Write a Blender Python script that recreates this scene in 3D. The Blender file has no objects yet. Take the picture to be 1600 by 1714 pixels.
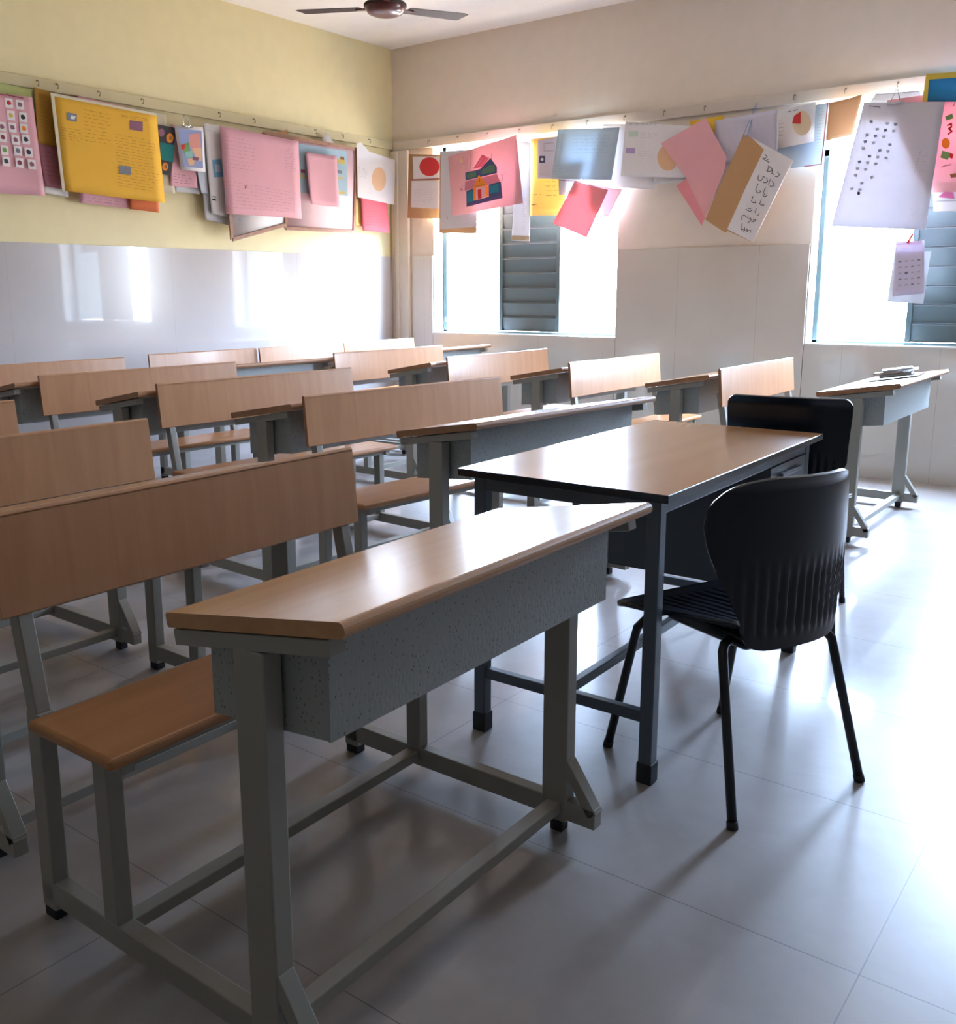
import bpy, bmesh, math, random
from mathutils import Vector, Matrix
random.seed(7)
sc = bpy.context.scene
col = sc.collection
R = math.radians

# ---------------- camera, world, exposure ----------------
cam_d = bpy.data.cameras.new('camera')
cam = bpy.data.objects.new('camera', cam_d)
col.objects.link(cam)
sc.camera = cam
YAW, PIT, ROL, F_PX = 37.5605, -11.397, -0.1725, 1607.95
PPX, PPY = -35.54, -45.89
cy_, sy_ = math.cos(R(YAW)), math.sin(R(YAW))
cp_, sp_ = math.cos(R(PIT)), math.sin(R(PIT))
fw = Vector((-sy_*cp_, cy_*cp_, sp_)); rt = Vector((cy_, sy_, 0)); up = rt.cross(fw)
r2 = rt*math.cos(R(ROL)) + up*math.sin(R(ROL)); u2 = -rt*math.sin(R(ROL)) + up*math.cos(R(ROL))
M = Matrix((r2, u2, -fw)).transposed().to_4x4()
M.translation = Vector((5.8455, -6.6908, 1.2282))
cam.matrix_world = M
cam_d.sensor_fit = 'HORIZONTAL'; cam_d.sensor_width = 36
cam_d.lens = F_PX*36/1600
cam_d.shift_x = -PPX/1600.0
cam_d.shift_y = PPY/1600.0
cam_d.clip_start = 0.02

world = bpy.data.worlds.new('sky'); sc.world = world; world.use_nodes = True
wn = world.node_tree.nodes; wl = world.node_tree.links
SKY = 55.0
bgn = wn['Background']
tc = wn.new('ShaderNodeTexCoord'); sep = wn.new('ShaderNodeSeparateXYZ'); rmp = wn.new('ShaderNodeValToRGB')
wl.new(tc.outputs['Generated'], sep.inputs[0])
mp = wn.new('ShaderNodeMapRange'); mp.inputs[1].default_value = -1; mp.inputs[2].default_value = 1
wl.new(sep.outputs['Z'], mp.inputs[0]); wl.new(mp.outputs[0], rmp.inputs[0])
e = rmp.color_ramp.elements
e[0].position = 0.30; e[0].color = (.55, .50, .44, 1)
e[1].position = 0.70; e[1].color = (1.75, 2.4, 3.5, 1)
m_ = e.new(0.49); m_.color = (.80, .82, .82, 1)
m2_ = e.new(0.57); m2_.color = (1.1, 1.42, 1.9, 1)
wl.new(rmp.outputs[0], bgn.inputs['Color']); bgn.inputs['Strength'].default_value = SKY

sc.view_settings.view_transform = 'Standard'; sc.view_settings.look = 'None'
sc.view_settings.gamma = 1; sc.view_settings.use_curve_mapping = False
sc.view_settings.exposure = 0.0

# ---------------- helpers ----------------
def node(nt, t, **kw):
    n = nt.nodes.new(t)
    for k, v in kw.items(): n.inputs[k].default_value = v
    return n
def mat(name, c, rough=.5, spec=.5, metal=0, coat=0, coat_r=.05, trans=0):
    m = bpy.data.materials.new(name); m.use_nodes = True
    b = m.node_tree.nodes['Principled BSDF']
    b.inputs['Base Color'].default_value = (*c, 1); b.inputs['Roughness'].default_value = rough
    b.inputs['Specular IOR Level'].default_value = spec; b.inputs['Metallic'].default_value = metal
    b.inputs['Coat Weight'].default_value = coat; b.inputs['Coat Roughness'].default_value = coat_r
    # slight natural variation of the surface
    nt = m.node_tree
    tcn = nt.nodes.new('ShaderNodeTexCoord'); nz = node(nt, 'ShaderNodeTexNoise', Scale=9.0, Detail=4.0)
    nt.links.new(tcn.outputs['Object'], nz.inputs['Vector'])
    mx = nt.nodes.new('ShaderNodeMix'); mx.data_type = 'RGBA'
    mx.inputs['A'].default_value = (c[0]*.94, c[1]*.94, c[2]*.94, 1); mx.inputs['B'].default_value = (min(1, c[0]*1.05), min(1, c[1]*1.05), min(1, c[2]*1.05), 1)
    nt.links.new(nz.outputs['Fac'], mx.inputs['Factor']); nt.links.new(mx.outputs['Result'], b.inputs['Base Color'])
    if trans:
        t = nt.nodes.new('ShaderNodeBsdfTranslucent'); t.inputs['Color'].default_value = (*c, 1)
        ms = nt.nodes.new('ShaderNodeMixShader'); ms.inputs[0].default_value = trans
        nt.links.new(b.outputs[0], ms.inputs[1]); nt.links.new(t.outputs[0], ms.inputs[2])
        nt.links.new(ms.outputs[0], nt.nodes['Material Output'].inputs['Surface'])
    return m
def wood(name, c1, c2, axis, rough=.3, scale=30, coat=.2):
    m = mat(name, c1, rough, coat=coat, coat_r=.12)
    nt = m.node_tree; b = nt.nodes['Principled BSDF']
    tcn = nt.nodes.new('ShaderNodeTexCoord'); mpn = nt.nodes.new('ShaderNodeMapping')
    s = [scale]*3; s[axis] = scale*.045
    mpn.inputs['Scale'].default_value = s
    nz = node(nt, 'ShaderNodeTexNoise', Scale=1.0, Detail=6.0, Roughness=.6, Distortion=.6)
    nt.links.new(tcn.outputs['Object'], mpn.inputs[0]); nt.links.new(mpn.outputs[0], nz.inputs['Vector'])
    cr = nt.nodes.new('ShaderNodeValToRGB')
    cr.color_ramp.elements[0].position = .32; cr.color_ramp.elements[0].color = (*c2, 1)
    cr.color_ramp.elements[1].position = .66; cr.color_ramp.elements[1].color = (*c1, 1)
    nt.links.new(nz.outputs['Fac'], cr.inputs[0]); nt.links.new(cr.outputs[0], b.inputs['Base Color'])
    return m
def tiled(name, c1, c2, joint, sx, sz, ax, rough, coat, coat_r, off=(0, 0), jw=.0015, mottle=2.5, bump=0):
    """large tiles: ax = (horizontal axis, vertical axis) in object space; joints at multiples of the tile size"""
    m = mat(name, c1, rough, coat=coat, coat_r=coat_r)
    nt = m.node_tree; b = nt.nodes['Principled BSDF']; L = nt.links
    tcn = nt.nodes.new('ShaderNodeTexCoord'); sp = nt.nodes.new('ShaderNodeSeparateXYZ')
    L.new(tcn.outputs['Object'], sp.inputs[0])
    nz = node(nt, 'ShaderNodeTexNoise', Scale=mottle, Detail=8.0, Roughness=.62, Distortion=.4)
    L.new(tcn.outputs['Object'], nz.inputs['Vector'])
    cr = nt.nodes.new('ShaderNodeValToRGB')
    cr.color_ramp.elements[0].position = .3; cr.color_ramp.elements[0].color = (*c2, 1)
    cr.color_ramp.elements[1].position = .7; cr.color_ramp.elements[1].color = (*c1, 1)
    L.new(nz.outputs['Fac'], cr.inputs[0])
    masks = []
    for a, size, o in ((ax[0], sx, off[0]), (ax[1], sz, off[1])):
        ad = nt.nodes.new('ShaderNodeMath'); ad.operation = 'SUBTRACT'; ad.inputs[1].default_value = o
        L.new(sp.outputs[a], ad.inputs[0])
        pp = nt.nodes.new('ShaderNodeMath'); pp.operation = 'PINGPONG'; pp.inputs[1].default_value = size/2
        L.new(ad.outputs[0], pp.inputs[0])
        lt = nt.nodes.new('ShaderNodeMath'); lt.operation = 'LESS_THAN'; lt.inputs[1].default_value = jw
        L.new(pp.outputs[0], lt.inputs[0]); masks.append(lt)
    mxm = nt.nodes.new('ShaderNodeMath'); mxm.operation = 'MAXIMUM'
    L.new(masks[0].outputs[0], mxm.inputs[0]); L.new(masks[1].outputs[0], mxm.inputs[1])
    mx = nt.nodes.new('ShaderNodeMix'); mx.data_type = 'RGBA'; mx.inputs['B'].default_value = (*joint, 1)
    L.new(mxm.outputs[0], mx.inputs['Factor']); L.new(cr.outputs[0], mx.inputs['A'])
    L.new(mx.outputs['Result'], b.inputs['Base Color'])
    return m

class MB:
    """collects shapes, links them as one mesh object"""
    def __init__(s): s.bm = bmesh.new()
    def box(s, x0, x1, y0, y1, z0, z1, bev=0, seg=2, mi=0, M=None):
        vs = [s.bm.verts.new((x, y, z)) for z in (z0, z1) for y in (y0, y1) for x in (x0, x1)]
        fs = [s.bm.faces.new([vs[i] for i in f]) for f in ((0, 2, 3, 1), (4, 5, 7, 6), (0, 1, 5, 4), (2, 6, 7, 3), (0, 4, 6, 2), (1, 3, 7, 5))]
        for f in fs: f.material_index = mi
        if bev:
            ed = list({e for f in fs for e in f.edges})
            r = bmesh.ops.bevel(s.bm, geom=ed, offset=bev, segments=seg, profile=.5, affect='EDGES')
            vs = list({v for f in r['faces'] for v in f.verts} | {v for v in vs if v.is_valid})
            for f in r['faces']: f.material_index = mi
        if M is not None:
            for v in vs: v.co = M @ v.co
        return vs
    def bar(s, a, b, w, h, up=(0, 0, 1), bev=.003, mi=0):
        """rectangular tube from a to b: w across, h along up"""
        a = Vector(a); b = Vector(b); d = (b-a); L = d.length; d.normalize()
        upv = Vector(up); sd = d.cross(upv)
        if sd.length < 1e-4: upv = Vector((1, 0, 0)); sd = d.cross(upv)
        sd.normalize(); upv = sd.cross(d)
        Mx = Matrix((d, sd, upv)).transposed().to_4x4(); Mx.translation = a
        return s.box(0, L, -w/2, w/2, -h/2, h/2, bev, 2, mi, Mx)
    def prism(s, pts, y0, y1, mi=0, axis='y'):
        """polygon in (x,z) extruded along y"""
        if axis == 'y': A = [s.bm.verts.new((x, y0, z)) for x, z in pts]; B = [s.bm.verts.new((x, y1, z)) for x, z in pts]
        else: A = [s.bm.verts.new((x, z, y0)) for x, z in pts]; B = [s.bm.verts.new((x, z, y1)) for x, z in pts]
        n = len(pts); fs = [s.bm.faces.new(A), s.bm.faces.new(B[::-1])]
        for i in range(n): fs.append(s.bm.faces.new((A[i], B[i], B[(i+1) % n], A[(i+1) % n])))
        for f in fs: f.material_index = mi
        return fs
    def tube(s, pts, r, seg=12, mi=0, cap=True):
        pts = [Vector(p) for p in pts]; rings = []; prev = None
        for i, p in enumerate(pts):
            d = (pts[min(i+1, len(pts)-1)]-pts[max(i-1, 0)]).normalized()
            if prev is None:
                u = d.orthogonal().normalized()
            else: u = (prev - d*prev.dot(d)).normalized()
            prev = u; v = d.cross(u)
            rr = r[i] if isinstance(r, (list, tuple)) else r
            rings.append([s.bm.verts.new(p + (u*math.cos(t)+v*math.sin(t))*rr) for t in [2*math.pi*k/seg for k in range(seg)]])
        for a, b in zip(rings, rings[1:]):
            for k in range(seg):
                f = s.bm.faces.new((a[k], a[(k+1) % seg], b[(k+1) % seg], b[k])); f.material_index = mi; f.smooth = True
        if cap:
            for rg in (rings[0][::-1], rings[-1]): s.bm.faces.new(rg).material_index = mi
    def lathe(s, prof, seg=32, mi=0, c=(0, 0)):
        rings = [[s.bm.verts.new((c[0]+r*math.cos(2*math.pi*k/seg), c[1]+r*math.sin(2*math.pi*k/seg), z)) for k in range(seg)] for r, z in prof]
        for a, b in zip(rings, rings[1:]):
            for k in range(seg):
                f = s.bm.faces.new((a[k], a[(k+1) % seg], b[(k+1) % seg], b[k])); f.material_index = mi; f.smooth = True
        s.bm.faces.new(rings[0][::-1]).material_index = mi; s.bm.faces.new(rings[-1]).material_index = mi
    def build(s, name, mats, parent=None, normals=True):
        me = bpy.data.meshes.new(name)
        if normals: bmesh.ops.recalc_face_normals(s.bm, faces=s.bm.faces)
        s.bm.to_mesh(me); s.bm.free()
        for m in (mats if isinstance(mats, (list, tuple)) else [mats]): me.materials.append(m)
        o = bpy.data.objects.new(name, me); col.objects.link(o)
        if parent: o.parent = parent
        return o
def empty(name, loc=(0, 0, 0), rz=0):
    o = bpy.data.objects.new(name, None); o.empty_display_size = .1; col.objects.link(o)
    o.location = loc; o.rotation_euler = (0, 0, rz); return o
def tag(o, label, cat, group=None):
    o['label'] = label; o['category'] = cat
    if group: o['group'] = group
    return o
def struct(o): o['kind'] = 'structure'; return o
def children_of(o): return [c for c in bpy.data.objects if c.parent == o]
def copy_tree(o, parent=None, keep=lambda c: True):
    c = o.copy(); col.objects.link(c); c.parent = parent
    for ch in children_of(o):
        if keep(ch): copy_tree(ch, c, keep)
    return c

# ---------------- materials ----------------
YEL = mat('yellow_paint', (.78, .685, .40), .55, spec=.4)
BEIGE = mat('beige_paint', (.72, .635, .54), .55, spec=.4)
RAILY = mat('rail_paint_yellow', (.60, .52, .30), .45)
RAILB = mat('rail_paint_beige', (.62, .54, .46), .45)
CEIL = mat('ceiling_paint', (.92, .90, .88), .8)
DIM = mat('bounce_dimming_wall_paint', (.20, .19, .17), .8)  # for the unseen walls, darkened to cut bounced light on the foreground
CREAM = mat('cream_paint', (.70, .66, .56), .7)
REVEAL = mat('white_reveal_paint', (.85, .85, .83), .6)
WT_Y = tiled('white_wall_tile', (.52, .48, .465), (.48, .44, .425), (.40, .38, .37), 1.2, 3.1, (1, 2), .18, .7, .02, (0, -1.55), .0012, 1.2)
WT_W = tiled('cream_wall_tile', (.60, .545, .475), (.55, .49, .42), (.38, .34, .30), .6, 3.1, (0, 2), .2, .6, .03, (0.35, -1.55), .0012, 1.2)
FLOOR = tiled('floor_tile', (.40, .365, .345), (.31, .275, .255), (.17, .155, .145), 1.2, .6, (0, 1),   .36, .25, .06, (5.485-4.8, -5.02+6.0-.6*2), .0013, 3.0)
LAM = wood('tan_laminate', (.50, .25, .12), (.43, .205, .095), 2, .30, 26, .25)
LAMT = wood('tan_desktop_laminate', (.58, .30, .13), (.53, .265, .112), 1, .24, 22, .4)
SEATM = wood('shade_tinted_seat_laminate', (.46, .205, .072), (.38, .155, .05), 1, .32, 22, .25)  # seat wood in deeper orange, the tint of the shade put into its colour
EDGE = wood('dark_edge_band', (.40, .19, .085), (.32, .15, .065), 1, .4, 24, .1)
EDGET = wood('tan_edge_band', (.56, .29, .125), (.48, .24, .10), 1, .4, 24, .1)
STEEL = mat('greige_painted_steel', (.31, .295, .255), .38, spec=.5)
RUB = mat('black_rubber', (.012, .012, .014), .6)
SLATE = mat('slate_painted_steel', (.075, .095, .12), .35)
SLATE2 = mat('slate_panel', (.055, .07, .085), .45)
BLK = mat('black_plastic', (.006, .008, .014), .24, spec=.5)
BLKM = mat('black_metal', (.006, .007, .010), .45)
TTOP = wood('table_laminate', (.54, .29, .135), (.49, .26, .118), 1, .22, 10, .3)
TEAL = mat('teal_shutter_paint', (.044, .062, .061), .4)
TEALL = mat('light_teal_frame_paint', (.16, .28, .32), .4)
MAROON = mat('maroon_fan_enamel', (.10, .022, .020), .28, coat=.3)
FANB = mat('brown_fan_blade', (.035, .018, .018), .6, spec=.25)
CHROME = mat('chrome', (.7, .7, .7), .2, metal=1)
BRASS = mat('dull_brass_hook', (.20, .16, .10), .4, metal=.6)
GRILL = mat('window_grill_paint', (.5, .52, .54), .5)
# hammered speckled paint of the book boxes
HAM = mat('hammered_grey_paint', (.30, .32, .31), .4)
nt = HAM.node_tree; b_ = nt.nodes['Principled BSDF']
t_ = nt.nodes.new('ShaderNodeTexCoord'); v_ = node(nt, 'ShaderNodeTexVoronoi', Scale=150.0)
mpv = nt.nodes.new('ShaderNodeMapping'); mpv.inputs['Scale'].default_value = (1, 1, .55)
nt.links.new(t_.outputs['Object'], mpv.inputs[0]); nt.links.new(mpv.outputs[0], v_.inputs['Vector'])
cr = nt.nodes.new('ShaderNodeValToRGB'); cr.color_ramp.elements[0].position = .10; cr.color_ramp.elements[0].color = (.07, .078, .082, 1)
cr.color_ramp.elements[1].position = .22; cr.color_ramp.elements[1].color = (.34, .355, .34, 1)
nt.links.new(v_.outputs['Distance'], cr.inputs[0]); nt.links.new(cr.outputs[0], b_.inputs['Base Color'])
bp = nt.nodes.new('ShaderNodeBump'); bp.inputs['Strength'].default_value = .15; bp.inputs['Distance'].default_value = .002
nt.links.new(v_.outputs['Distance'], bp.inputs['Height']); nt.links.new(bp.outputs[0], b_.inputs['Normal'])

# ---------------- room shell ----------------
HT = 3.27; XR = 7.9; YB = -8.4
TILE = 1.53; WZ0, WZ1 = .867, 2.44; WT = .23
WIN = [(.45, 2.25), (3.695, 5.495)]
m = MB(); m.box(-.2, XR+.2, YB-.2, .23, -.1, 0); struct(m.build('floor', FLOOR))
m = MB(); m.box(-.2, XR+.2, YB-.2, .23, HT, HT+.12); struct(m.build('ceiling', CEIL))
m = MB(); m.box(-.2, 0, YB, .23, TILE, HT, mi=0); m.box(-.2, .010, YB, .0, 0, TILE, mi=1); m.box(-.2, 0, 0, .23, 0, TILE, mi=1)
struct(m.build('wall_left', [YEL, WT_Y]))
m = MB()
segs = [(0, WIN[0][0]), (WIN[0][1], WIN[1][0]), (WIN[1][1], XR)]
for a, b in segs:
    m.box(a, b, 0, WT, TILE, HT); m.box(a if a == 0 else a+.004, b if b == XR else b-.004, -.010, WT, 0, TILE, mi=1)
for a, b in WIN:
    m.box(a, b, 0, WT, WZ1, HT); m.box(a, b, -.010, WT, 0, WZ0, mi=1)
struct(m.build('wall_far', [BEIGE, WT_W]))
m = MB(); m.box(XR, XR+.2, YB, .23, 0, HT); struct(m.build('wall_right', DIM))
m = MB(); m.box(0, XR, YB-.2, YB, 0, HT); struct(m.build('wall_back', DIM))
# corner pilaster
m = MB(); m.box(.011, .20, -.045, -.0105, 0, 2.425, .003); m.box(.06, .10, -.058, -.044, 0, 2.425, .006); struct(m.build('trim_1', BEIGE))
# hanging rails
m = MB(); m.box(0, .026, -8.0, -.026, 2.442, 2.512, .004); struct(m.build('trim_2', RAILY))
m = MB(); m.box(.027, 6.9, -.026, 0, 2.430, 2.505, .004); struct(m.build('trim_3', RAILB))
# windows: painted reveals, teal frames, louvred steel shutters, grill bars
def window(idx, x0, x1):
    root = empty('window_%d' % idx, (x0, 0, WZ0)); struct(root); root.rotation_euler = (0, 0, 0)
    W = x1-x0; Hh = WZ1-WZ0
    m = MB()
    m.box(0, .006, .002, WT, 0, Hh); m.box(W-.006, W, .002, WT, 0, Hh); m.box(.006, W-.006, .002, WT, 0, .006)
    m.build('window_reveal', REVEAL, root)
    m = MB(); y0, y1 = .14, .175
    m.box(.006, .036, y0, y1, .006, Hh); m.box(W-.036, W-.006, y0, y1, .006, Hh)
    m.box(.006, W-.006, y0, y1, .006, .022); m.box(.006, W-.006, y0, y1, 1.235, 1.275); m.box(.006, W-.006, y0, y1, Hh-.03, Hh)
    m.build('window_frame', TEALL, root)
    t = W/3
    def leaf(px, ang, wd, name='shutter'):
        m = MB(); h0, h1 = .024, 1.232; n = 10; p = (h1-h0)/n
        m.box(0, .034, 0, .03, h0, h1, .002); m.box(wd-.034, wd, 0, .03, h0, h1, .002)
        for i in range(n):
            z = h0+i*p
            prof = [(.006, z+.001), (.020, z+.006), (.013, z+p*.5), (.006, z+p*.93), (.014, z+p+.006), (.024, z+p+.006), (.028, z+.001)]
            A = [m.bm.verts.new((.034, y, q)) for y, q in prof]; B = [m.bm.verts.new((wd-.034, y, q)) for y, q in prof]
            m.bm.faces.new(A[::-1]); m.bm.faces.new(B)
            for k in range(len(prof)):
                m.bm.faces.new((A[k], A[(k+1) % len(prof)], B[(k+1) % len(prof)], B[k]))
        o = m.build(name, TEAL, root); o.location = (px, .142, 0); o.rotation_euler = (0, 0, ang); return o
    leaf(t, 0, t)
    leaf(.04, R(128 if idx == 1 else 108), t-.04)
    leaf(W-.04, R(78), t-.04)
    # grill bars outside
    m = MB()
    for i in range(12):
        z = .07+i*.115
        if z > 1.5: break
        m.tube([(.01, .205, z), (W-.01, .205, z)], .003, 6)
    for xx in (t*.5, t*2.5): m.tube([(xx, .208, 0), (xx, .208, Hh)], .003, 6)
    m.build('window_grill', GRILL, root)
    m = MB(); m.tube([(.05, .13, .10), (.05, .10, .10), (.05, .10, .13)], .006, 8); m.build('window_stay', TEAL, root)
window(1, *WIN[0]); window(2, *WIN[1])
# light portals in the window openings (they emit nothing, they guide the sky light)
for i, (a, b) in enumerate(WIN):
    ld = bpy.data.lights.new('window_portal', 'AREA'); ld.shape = 'RECTANGLE'; ld.size = b-a; ld.size_y = WZ1-WZ0
    ld.cycles.is_portal = True
    lo = bpy.data.objects.new('window_portal', ld); col.objects.link(lo)
    lo.location = ((a+b)/2, WT+.02, (WZ0+WZ1)/2); lo.rotation_euler = (R(90), 0, R(180)); lo.rotation_euler = (R(-90), 0, 0)

# ---------------- school bench-desks ----------------
def make_desk(k, edge):
    """k stretches the unit along its length (rows differ in size)"""
    LL = .4375*k; LD = .458*k; LB = .484*k
    root = empty('school_desk')
    # desktop: sloping board with a rounded front nose
    m = MB(); x0, z0, x1, z1 = .4506, .7344, .838, .7996; th = .024
    d = Vector((x1-x0, z1-z0)).normalized(); n = Vector((-d.y, d.x))
    P = []
    def pt(s, o): return (x0+d.x*s+n.x*o, z0+d.y*s+n.y*o)
    L = Vector((x1-x0, z1-z0)).length
    P += [pt(.003, -th), pt(L-.010, -th)]
    for a in range(-80, 81, 20): P.append(pt(L-.012+.012*math.cos(R(a)), -th/2+th/2*math.sin(R(a))))
    P += [pt(L-.014, 0), pt(.003, 0), pt(0, -.004), pt(0, -th+.004)]
    fs = m.prism(P, -LD, LD)
    for f in fs:
        c = f.calc_center_median(); f.material_index = 1
        f.normal_update()
    for f in fs[2:]:
        vs = [v.co for v in f.verts]
        if all(abs((v.x-x0)*n.x+(v.z-z0)*n.y) < .0008 for v in vs): f.material_index = 0
    top = m.build('desktop', [LAMT, edge], root)
    # book box: open towards the seat
    m = MB(); bx0, bx1 = .50, .762; by = .412*k; t = .004
    zb0, zb1 = .562, .588
    def zt(x): return z0+(x-x0)*(z1-z0)/(x1-x0)-.027
    m.prism([(bx0, zb0), (bx1-.002, zb1), (bx1-.002, zb1+t), (bx0, zb0+t)], -by+.001, by-.001)
    m.prism([(bx1-t, zb1-.001), (bx1, zb1-.001), (bx1, zt(bx1)), (bx1-t, zt(bx1-t))], -by-.0005, by+.0005)
    for s in (-1, 1):
        a, b = sorted((s*by, s*(by-t)))
        m.prism([(bx0, zb0), (bx1-.0045, zb1), (bx1-.0045, zt(bx1)), (bx0, zt(bx0))], a, b)
    m.build('book_box', HAM, root)
    for s in (-1, 1):
        y = s*LL
        # desk leg + black foot
        m = MB(); m.box(.607, .672, y-.019, y+.019, .03, .715, .003); lg = m.build('desk_leg', STEEL, root)
        m = MB(); m.box(.628, .660, y-.015, y+.015, 0, .034, .003); m.build('rubber_foot', RUB, lg)
        # sloping T bar under the desktop
        m = MB(); a = (.465, y, zt(.465)-.014); b = (.805, y, zt(.805)-.014)
        m.bar(a, b, .034, .026, bev=.002); m.build('top_bar', STEEL, root)
        # base rail with braced toe
        m = MB(); m.bar((-.018, y, .060), (.745, y, .060), .034, .048, bev=.003)
        m.bar((.662, y, .178), (.738, y, .066), .034, .026, up=(1, 0, 0), bev=.002)
        m.build('base_rail', STEEL, root)
        # rear post carrying the backrest
        m = MB(); m.bar((0, y, .022), (.004, y, .44), .034, .046, up=(1, 0, 0)); m.bar((.002, y, .435), (-.048, y, .70), .032, .034, up=(1, 0, 0))
        ps = m.build('back_post', STEEL, root)
        m = MB(); m.box(-.020, .020, y-.016, y+.016, 0, .024, .003); m.build('rubber_foot', RUB, ps)
        m = MB(); m.box(.196, .240, y-.017, y+.017, .082, .405, .003); m.build('seat_leg', STEEL, root)
        m = MB(); m.bar((.02, y, .408), (.285, y, .408), .03, .024, bev=.002); m.build('seat_bracket', STEEL, root)
    for x in (.2185, .640):
        m = MB(); m.bar((x, -LL+.018, .064), (x, LL-.018, .064), .036, .026, bev=.002); m.build('cross_rail', STEEL, root)
    m = MB(); m.bar((.262, -LL+.016, .410), (.262, LL-.016, .410), .022, .02, bev=.002); m.bar((.05, -LL+.016, .410), (.05, LL-.016, .410), .022, .02, bev=.002)
    m.build('seat_frame', STEEL, root)
    m = MB(); m.box(.036, .304, -LB, LB, .4215, .4445, .009, 3); m.build('seat', SEATM, root)
    # backrest: leaning board, grain upright
    m = MB()
    a = Vector((-.0119, .6303)); b = Vector((-.0307, .8292)); d = (b-a).normalized(); n = Vector((-d.y, d.x)); th = .016
    L = (b-a).length
    prof = [(0.003, 0), (L-.007, 0)]
    for an in range(90, -91, -30): prof.append((L-.009+.009*math.cos(R(an)), -th/2+th/2*math.sin(R(an))))
    prof += [(.003, -th), (0, -th+.003), (0, -.003)]
    # front face is at n-offset 0 (towards +x)
    P = [(a.x+d.x*s + o*abs(n.x), a.y+d.y*s) for s, o in prof]
    fs = m.prism(P, -LB, LB)
    fs[0].material_index = 1; fs[1].material_index = 1
    m.build('backrest', [LAM, edge], root)
    return root

protoT = make_desk(1.0, EDGET)
protoM = make_desk(1.222, EDGE)
protoV = make_desk(1.143, EDGE)
protoR = make_desk(.955, EDGE)
G = 'school desks with attached benches'
DESKS = [
 (protoT, 4.1495, -5.374, .42, 'closest and largest school desk in the foreground, its speckled grey book box in full view'),
 (protoT, 3.2115, -5.341, .09, 'school desk directly behind the foreground one, its backrest rising over the foreground backrest'),
 (protoT, 2.3331, -5.314, .38, 'school desk at the left frame edge, just a corner of its backrest in view'),
 (protoM, 3.1864, -3.509, -5.24, 'middle school desk whose long desktop runs just left of the black-edged table'),
 (protoM, 2.2564, -3.533, -2.79, 'middle school desk one row behind the one beside the black-edged table'),
 (protoM, 1.4077, -3.611, -2.39, 'middle school desk two rows behind the one beside the black-edged table'),
 (protoM, .54, -3.7525, 0, 'school desk against the tiled wall at the far left, nearest part of the wall row'),
 (protoV, 3.9186, -1.344, -.12, 'school desk at the far right with notebooks stacked on its desktop'),
 (protoV, 3.0618, -1.417, -.74, 'school desk by the windows, just behind the desk with the notebooks'),
 (protoV, 2.2096, -1.445, -1.38, 'school desk by the windows, below the right side of the first window'),
 (protoV, 1.345, -1.551, -1.95, 'school desk by the windows whose backrest is bleached by light below the louvred shutter'),
 (protoR, .4557, -2.472, -1.23, 'school desk of the wall row showing a long bare front edge in the aisle gap'),
 (protoR, .4747, -1.569, 1.71, 'school desk of the wall row, second from the room corner'),
 (protoR, .4285, -.649, 1.5, 'school desk of the wall row tucked into the room corner'),
]
used = set()
for i, (pr, x, y, a, lab) in enumerate(DESKS):
    o = pr if id(pr) not in used else copy_tree(pr)
    used.add(id(pr))
    o.location = (x, y, 0); o.rotation_euler = (0, 0, R(a)); tag(o, lab, 'desk', G)
    o.scale.x = (1, 1, .975, 1, 1, .94, .94, 1, .945, .945, .945, .955, .955, .955)[i]
    if pr is protoR: o.scale.y = .965

# ---------------- teacher's table ----------------
TX, TY, TA, TW, TL = 4.2929, -4.6685, R(.956), .6107, 1.2204
tb = tag(empty('office_table', (TX, TY, 0), TA), 'rectangular table with glossy tan top, black edge and slate grey steel legs', 'table')
m = MB(); m.box(0, TW, 0, TL, .739, .7595, .0015, 1, 0); 
for f in m.bm.faces:
    if f.calc_center_median().z < .7590: f.material_index = 1
m.build('tabletop', [TTOP, BLK], tb)
for i, (x, y) in enumerate(((.05, .05), (TW-.05, .05), (.05, TL-.05), (TW-.05, TL-.05))):
    m = MB(); m.box(x-.018, x+.018, y-.018, y+.018, .02, .738, .003); lg = m.build('leg', SLATE, tb)
    m = MB(); m.box(x-.021, x+.021, y-.021, y+.021, 0, .055, .003); m.build('rubber_foot', RUB, lg)
m = MB()
for a, b in (((.05, .068), (.05, TL-.068)), ((TW-.05, .068), (TW-.05, TL-.068)), ((.068, .05), (TW-.068, .05)), ((.068, TL-.05), (TW-.068, TL-.05))):
    m.bar((a[0], a[1], .718), (b[0], b[1], .718), .03, .036, bev=.002)
m.build('apron', SLATE, tb)
for y in (.05, TL-.05):
    m = MB(); m.bar((.068, y, .175), (TW-.068, y, .175), .024, .03, bev=.002); m.build('stretcher', SLATE, tb)
m = MB(); m.bar((.31, .062, .178), (.31, TL-.062, .178), .024, .028, bev=.002); m.build('stretcher', SLATE, tb)
m = MB(); py0, py1, pz0, pz1 = TL-.42, TL-.072, .315, .700; t = .004
m.box(.045, TW-.07, py0, py0+t, pz0, pz1); m.box(.045, TW-.07, py1-t, py1, pz0, pz1); m.box(.045, TW-.07, py0, py1, pz0, pz0+t); m.box(.045, .045+t, py0, py1, pz0, pz1)
m.build('drawer_pedestal', SLATE2, tb)
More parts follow.
